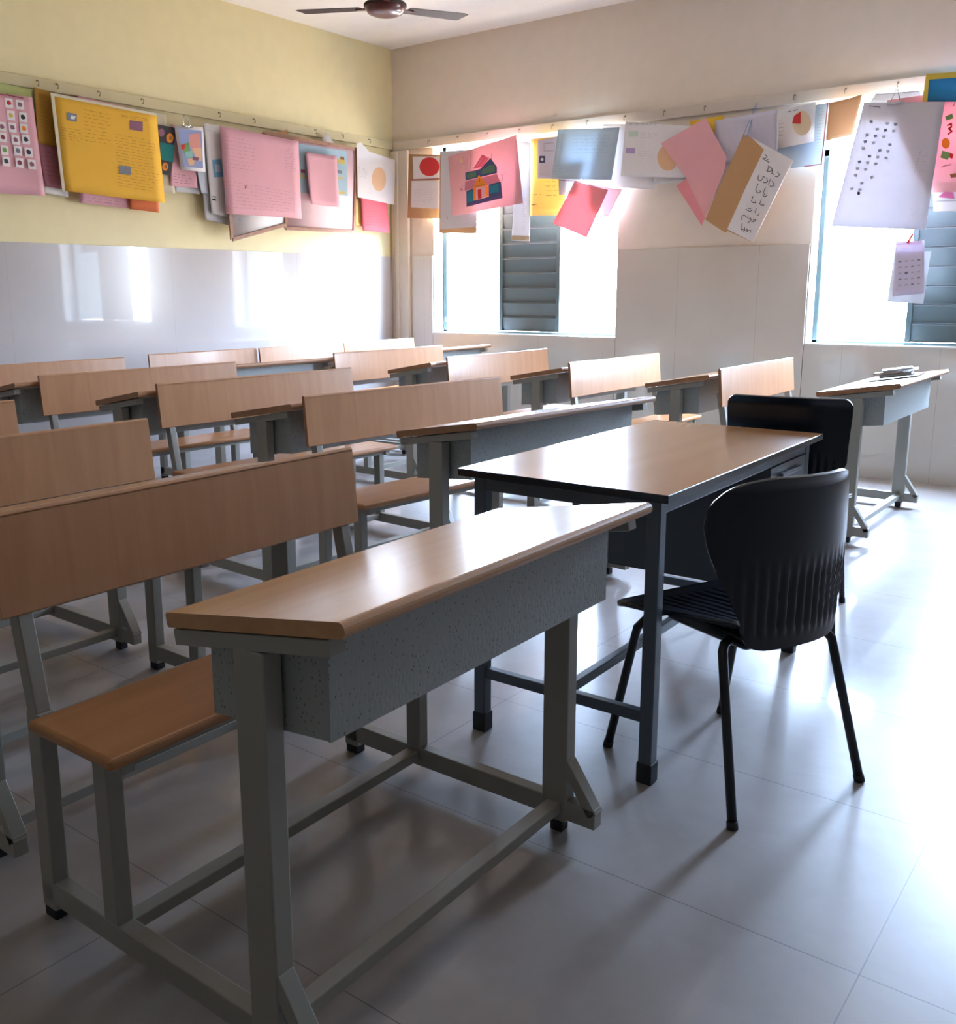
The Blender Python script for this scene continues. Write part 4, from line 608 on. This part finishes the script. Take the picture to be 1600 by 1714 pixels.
def make_paper(wall, d, name, label, cat, colr, outline, art, curl, extra):
    mats = []; idx = {}
    def mi(k):
        if k not in idx: idx[k] = len(mats); mats.append(pm(k))
        return idx[k]
    A0 = min(p[0] for p in outline); A1 = max(p[0] for p in outline); Z0 = min(p[1] for p in outline); Z1 = max(p[1] for p in outline)
    ph = rnd.uniform(0, 3); th = .0016 if colr not in ('kraft', 'dark', 'c_blue2') else .004
    def disp(a, z):
        u = (a-A0)/(A1-A0+1e-6); v = (Z1-z)/(Z1-Z0+1e-6)
        return curl*(math.sin(u*math.pi*1.6+ph)*(.35+.65*v)+.8*v*v)
    def P(a, z, o=0):
        x = d+o+disp(a, z)
        return Vector((x, a, z)) if wall == 'Y' else Vector((a, -x, z))
    c0 = P((A0+A1)/2, Z1); org = Vector((c0.x, c0.y, Z1))
    m = MB()
    def V(a, z, o=0): return m.bm.verts.new(P(a, z, o)-org)
    def quad_grid(q, o, k, n, back=False):
        mid = mi(k); g = []
        for j in range(n+1):
            row = []
            for i in range(n+1):
                u, v = i/n, j/n
                a = (q[0][0]*(1-u)+q[1][0]*u)*(1-v)+(q[3][0]*(1-u)+q[2][0]*u)*v
                z = (q[0][1]*(1-u)+q[1][1]*u)*(1-v)+(q[3][1]*(1-u)+q[2][1]*u)*v
                row.append(V(a, z, o))
            g.append(row)
        for j in range(n):
            for i in range(n):
                f = m.bm.faces.new((g[j][i], g[j+1][i], g[j+1][i+1], g[j][i+1])); f.material_index = mid; f.smooth = True
        return g
    # the sheet itself
    n = 10 if curl else 1
    if len(outline) == 4:
        g1 = quad_grid(outline, 0, colr, n); g0 = quad_grid(outline, -th, colr, n)
        rim = lambda g: g[0][:]+[r[-1] for r in g[1:]]+g[-1][-2::-1]+[r[0] for r in g[-2:0:-1]]
        r1, r0 = rim(g1), rim(g0)
        for i in range(len(r1)): m.bm.faces.new((r1[i], r1[(i+1) % len(r1)], r0[(i+1) % len(r1)], r0[i])).material_index = mi(colr)
    else:
        a = [V(p[0], p[1], 0) for p in outline]; b = [V(p[0], p[1], -th) for p in outline]
        m.bm.faces.new(a).material_index = mi(colr); m.bm.faces.new(b[::-1]).material_index = mi(colr)
        for i in range(len(a)): m.bm.faces.new((a[i], b[i], b[(i+1) % len(a)], a[(i+1) % len(a)])).material_index = mi(colr)
    lay = .0010
    def ribbon(pts, w, k, o):
        mid = mi(k)
        for (a0, z0), (a1, z1) in zip(pts, pts[1:]):
            dx, dz = a1-a0, z1-z0; L = math.hypot(dx, dz)
            if L < 1e-5: continue
            nx, nz = -dz/L*w/2, dx/L*w/2; ex, ez = dx/L*w*.3, dz/L*w*.3
            ns = max(1, int(L/.04)) if curl else 1
            for s in range(ns):
                t0, t1 = s/ns, (s+1)/ns
                p0 = (a0-ex+(dx+2*ex)*t0, z0-ez+(dz+2*ez)*t0); p1 = (a0-ex+(dx+2*ex)*t1, z0-ez+(dz+2*ez)*t1)
                m.bm.faces.new((V(p0[0]-nx, p0[1]-nz, o), V(p1[0]-nx, p1[1]-nz, o), V(p1[0]+nx, p1[1]+nz, o), V(p0[0]+nx, p0[1]+nz, o))).material_index = mid
    for it in art:
        k = it[1]; lay += .00035
        if it[0] == 'p':
            pts = it[2]
            if len(pts) == 4 and curl:
                big = max(abs(pts[0][0]-pts[1][0])+abs(pts[0][1]-pts[3][1]), .01)
                quad_grid(pts, lay, k, 6 if big > .1 else 1)
            else:
                m.bm.faces.new([V(p[0], p[1], lay) for p in pts]).material_index = mi(k)
        elif it[0] == 's': ribbon(it[3], it[2], k, lay)
        elif it[0] == 'L':
            nl, w, q = it[2], it[3], it[4]
            for i in range(nl):
                v = (i+.5)/nl if nl > 1 else .5
                L0 = (q[0][0]*(1-v)+q[3][0]*v, q[0][1]*(1-v)+q[3][1]*v); L1 = (q[1][0]*(1-v)+q[2][0]*v, q[1][1]*(1-v)+q[2][1]*v)
                u = rnd.uniform(0, .05); end = rnd.uniform(.78, 1.0)
                Ltot = math.hypot(L1[0]-L0[0], L1[1]-L0[1]); step = .010/max(Ltot, .01)
                while u < end:
                    wl_ = rnd.uniform(2, 6)*step; e_ = min(end, u+wl_); pts = []; t = u
                    while t < e_+1e-6:
                        jz = rnd.uniform(-1, 1)*.0022
                        pts.append((L0[0]+(L1[0]-L0[0])*t, L0[1]+(L1[1]-L0[1])*t+jz)); t += step
                    if len(pts) > 1: ribbon(pts, w, k, lay)
                    u = e_+rnd.uniform(.8, 1.6)*step
    o = m.build(name, mats, None, normals=False)
    o.location = org
    tag(o, label, cat)
    # fittings
    def Pl(a, z, off): return P(a, z, off)-org
    if extra:
        if 'clip' in extra or 'cardclip' in extra:
            aa = outline[0][0]*.6+outline[1][0]*.4; zz = outline[0][1]*.6+outline[1][1]*.4
            m = MB(); wdt = .05
            for s in (-1, 1):
                m.tube([Pl(aa+s*.004, zz+.075, -.01), Pl(aa+s*.030, zz-.005, .010)], .003, 6)
            m.tube([Pl(aa-.045, zz-.004, .008), Pl(aa+.045, zz-.004-.0, .008)], .005, 8)
            m.build('wire_clip', CHROME if 'clip' in extra else GRILL, o)
        if 'redclip' in extra:
            aa = outline[0][0]*.45+outline[1][0]*.55; zz = outline[0][1]
            m = MB(); m.bar(Pl(aa-.02, zz-.01, .006), Pl(aa+.006, zz+.045, .004), .016, .012, bev=.002); m.tube([Pl(aa+.004, zz+.04, 0), Pl(aa+.03, zz+.20, -.03)], .0015, 6); m.build('clip', pm('c_red'), o)
        if 'cord' in extra:
            a0 = Pl(3.262, 2.236, .004)
            m = MB(); top = Vector((3.279, -.03, 2.462))-org
            m.tube([a0+Vector((-.014, 0, -.01)), top], .0022, 6); m.tube([a0+Vector((.016, 0, -.012)), top], .0032, 6); m.build('cord', pm('c_mapblue'), o)
        if 'frame' in extra:
            m = MB(); q = outline; n = 4
            for i in range(4):
                m.bar(Pl(*q[i], .002), Pl(*q[(i+1) % 4], .002), .026 if 0 else .012, .028, up=(1, 0, 0) if False else (0, 0, 1) if i in (0, 2) else ((0, 1, 0) if wall == 'Y' else (1, 0, 0)), bev=.002)
            m.build('board_frame', FRAME, o)
for p in PAPERS: make_paper(*p)
# ---------------- hooks in the rails ----------------
def make_hook():
    m = MB(); m.tube([(0, .004, 0), (0, -.012, 0), (0, -.018, -.006), (0, -.018, -.024), (0, -.012, -.030), (0, -.006, -.026)], .0022, 6)
    m.tube([(0, .0045, 0), (0, .001, 0)], .006, 8)
    return m.build('rail_hook', BRASS)
HOOK_AT = {'Y': ['above the narrow mustard orange sheet', 'above the top left corner of the orange poster', 'above the middle of the big orange poster', 'above the right end of the big orange poster',
 'above the tall printed page', 'above the middle of the big pink lined sheet', 'above the left of the wooden-framed board', 'above the right of the wooden-framed board', 'above the face drawing at the corner'],
 'W': ['above the cardboard with the apple', 'above the left of the pink house poster', 'above the middle of the pink house poster', 'above the narrow white strip', 'at the left corner of the blue-grey sheet', 'above the blue-grey sheet',
 'at the left corner of the text page', 'above the right of the text page', 'holding the hanging pink sheet', 'above the pie chart sheet', 'above the plain tan card', 'above the big sheet of pencil sketches', 'beside the blue picture at the frame edge']}
hk0 = None
for w, gl in (('Y', 'hooks in the yellow wall rail'), ('W', 'hooks in the window wall rail')):
    for a, z in HOOKS[w]:
        if hk0 is None: hk0 = h = make_hook()
        else: h = hk0.copy(); col.objects.link(h)
        if w == 'Y': h.location = (.030, a, 2.492); h.rotation_euler = (0, 0, R(90))
        else: h.location = (a, -.030, 2.482); h.rotation_euler = (0, 0, 0)
        tag(h, 'small dark hook in the rail '+HOOK_AT[w][HOOKS[w].index((a, z))], 'hook', gl)
